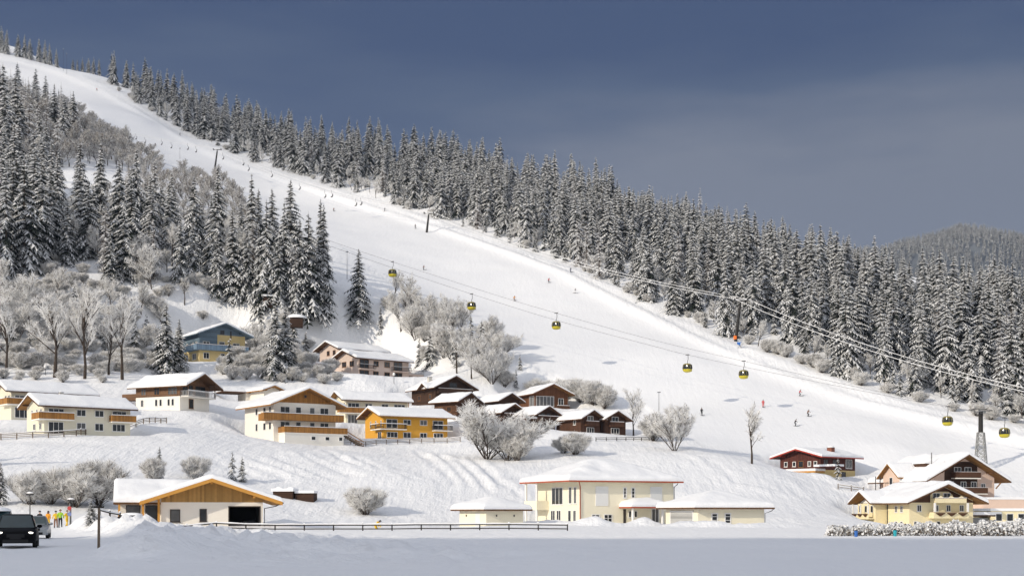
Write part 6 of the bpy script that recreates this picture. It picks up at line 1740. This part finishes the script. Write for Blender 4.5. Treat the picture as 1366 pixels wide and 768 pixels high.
# sign
b = gp(93, 132); t = thing('road_sign', 'road sign pole with round red sign over a blue one', 'sign', b)
q = MB(); q.tube([(0, 0, -.5), (0, 0, 2.2)], .04, M['steel'], 8); q.build('pole', t)
M['signred'] = mat('sign_red', (0.42, 0.05, 0.05), 0.6, 0.05, 3); M['signblue'] = mat('sign_blue', (0.16, 0.20, 0.40), 0.6, 0.05, 3)
for z, m in ((1.75, 'signred'), (1.2, 'signblue')):
    q = MB(); q.tube([(0, -.10, z), (0, -.06, z)], .19, M[m], 18, smooth=False); q.build('sign_plate', t)
def lamp(px, by, ty, label, glob=True, Y=None):
    b = G(px, by) if Y is None else gp(px, Y)
    h = (by - ty) / FPX * b.y
    t = thing('street_lamp', label, 'lamp', b); q = MB(); q.tube([(0, 0, -.4), (0, 0, h)], [.07, .045], M['darkmetal'], 7); q.build('pole', t)
    q = MB()
    if glob: q.ball((0, 0, h + .15), .32, M['frame'], 10, 6)
    else: q.box(-.38, .38, -.12, .12, h - .06, h + .08, M['darkmetal'])
    q.build('lamp_head', t)
    q = MB(); q.ball((0, 0, h + (.42 if glob else .15)), .3, M['snow'], 8, 4, (1 if glob else 1.2, .6, .5), zmin=0); q.build('snow_cap', t)
lamp(525.5, 512, 500, 'small white globe lamp below the pinkish house')
lamp(60.5, 500, 490, 'little globe lamp on the bank above the cream houses')
lamp(40, 700, 655, 'street lamp by the road before the frosted bushes', False, Y=150)
lamp(94.5, 699, 665, 'thin street lamp beside the road sign', False, Y=142)
lamp(879, 550, 523, 'floodlight pole at the edge of the lower piste', False)
lamp(463, 372, 336, 'floodlight pole among the frosted trees at the left piste rim', False)
lamp(84.5, 95, 66, 'tall thin floodlight pole on the skyline at the top of the piste', False)
lamp(89, 99, 72, 'second thin floodlight pole at the top of the piste', False)
lamp(240, 212, 198, 'small floodlight pole on the upper left piste rim', False)
for px, Y, h_, l in ((1168, 262, 3.2, 'thin flagpole between the red house and the guesthouse'), (1174, 262, 4.0, 'thicker pole left of the guesthouse roof')):
    b = gp(px, Y); q = MB(); q.tube([(0, 0, -1), (0, 0, h_)], .08, M['darkmetal'], 6); o = q.build('pole'); o.location = b; tag(o, l, 'pole')
# hedge
def hedge():
    r = random.Random(12); V, F, K = [], [], []
    A, B = gp(1105, 101), gp(1364, 99)
    n = 22000
    for i in range(n):
        t = r.random(); c = A.lerp(B, t); hh = (.62 + .32 * t) * (1 + .14 * math.sin(t * 40) + .12 * math.sin(t * 97) + .10 * math.sin(t * 231)); hh *= min(1, t / .02 + .4)
        z = hh * r.random() ** .6; y = r.gauss(0, .32) * (1 - .4 * z / hh); x = r.gauss(0, .1)
        top = z > hh * .50
        k = 1 if (r.random() < (.90 if top else .48)) else 0
        p = Vector((c.x + x, c.y + y, hgt(c.x, c.y) + z)); s = r.uniform(.022, .062) * (1.3 if k else 1)
        d1 = Vector((r.gauss(0, 1), r.gauss(0, 1), r.gauss(0, .5))).normalized() * s; d2 = d1.cross(Vector((r.gauss(0, 1), r.gauss(0, 1), r.gauss(0, 1)))).normalized() * s
        b = len(V); V.extend([tuple(p - d1 - d2), tuple(p + d1 - d2), tuple(p + d1 + d2), tuple(p - d1 + d2)]); F.append((b, b + 1, b + 2, b + 3)); K.append(k)
    o = link('hedge', np_mesh('hedge', V, np.array(F), [M['twig'], M['treesnow']], K)); tag(o, 'long clipped hedge under snow in front of the yellow guesthouse', 'hedge')
hedge()
for px, m, l in ((1142, 'bluepaint', 'blue bin standing in the snow before the hedge'), (1194, 'teal', 'turquoise bin standing in the snow before the hedge')):
    t = thing('bin', l, 'bin', gp(px, 98)); q = MB(); q.tube([(0, 0, -.1), (0, 0, .42)], [.10, .13], M[m], 10); q.build('tub', t); q = MB(); q.ball((0, 0, .42), .14, M['darkmetal'], 10, 4, (1, 1, .4), zmin=0); q.build('lid', t)
# snow cannon
b = G(987, 464); t = thing('snow_cannon', 'blue and white snow cannon beside the orange padded pylon', 'snow cannon', b, math.radians(30))
q = MB()
for a in range(3): q.tube([(0, 0, .8), (.7 * math.cos(a * 2.1), .7 * math.sin(a * 2.1), -.1)], .06, M['steel'], 5)
q.build('stand', t)
q = MB(); q.tube([(0, -.8, 1.0), (0, -.2, 1.15), (0, .7, 1.4)], [.48, .55, .45], M['bluepaint'], 14); q.build('barrel', t)
q = MB(); q.tube([(0, -.86, .98), (0, -.80, 1.0)], .52, M['frame'], 14); q.build('nozzle_ring', t); q = MB(); q.ball((0, 0, 1.6), .45, M['snow'], 10, 4, (1, 1.4, .5), zmin=0); q.build('snow_cap', t)
# air: faint haze over the valley
def haze_box():
    mb = MB(); mb.box(-1390, 2150, -880, 3650, -2.5, 720, None); me = mb.data('haze'); me.materials.clear()
    m = bpy.data.materials.new('haze'); m.use_nodes = True; nt = m.node_tree; nt.nodes.clear()
    o = nt.nodes.new('ShaderNodeOutputMaterial'); v = nt.nodes.new('ShaderNodeVolumePrincipled'); v.inputs['Color'].default_value = (.62, .76, 1.0, 1); v.inputs['Density'].default_value = HAZE; v.inputs['Anisotropy'].default_value = 0.2
    nt.links.new(v.outputs[0], o.inputs['Volume']); me.materials.append(m); tag(link('haze', me), kind='stuff')
HAZE = 0.00007
if HAZE: haze_box()
# unseen cloud volumes, added out of view to dim upper slopes and far hill
def cloud(x, y, zg, a, b_):
    d = -sun_dir; z = 950.0; t = (z - zg) / d.z
    mb = MB(); mb.ball((0, 0, 0), 1.0, None, 32, 16); me = mb.data('cloud'); me.materials.clear()
    m = bpy.data.materials.new('shade_cloud_vapour'); m.use_nodes = True; nt = m.node_tree; nt.nodes.clear()
    o = nt.nodes.new('ShaderNodeOutputMaterial'); v = nt.nodes.new('ShaderNodeVolumePrincipled'); v.inputs['Color'].default_value = (.97, .97, .98, 1); v.inputs['Density'].default_value = .0034; v.inputs['Anisotropy'].default_value = 0.6
    nt.links.new(v.outputs[0], o.inputs['Volume']); me.materials.append(m)
    ob = link('cloud', me, loc=(x + d.x * t, y + d.y * t, z), yaw=math.radians(-25), scale=(a, b_, 35)); tag(ob, kind='structure')
cloud(-290, 830, 230, 330, 300)
cloud(850, 2550, 330, 620, 420)  # added unseen above the frame to darken the far hill
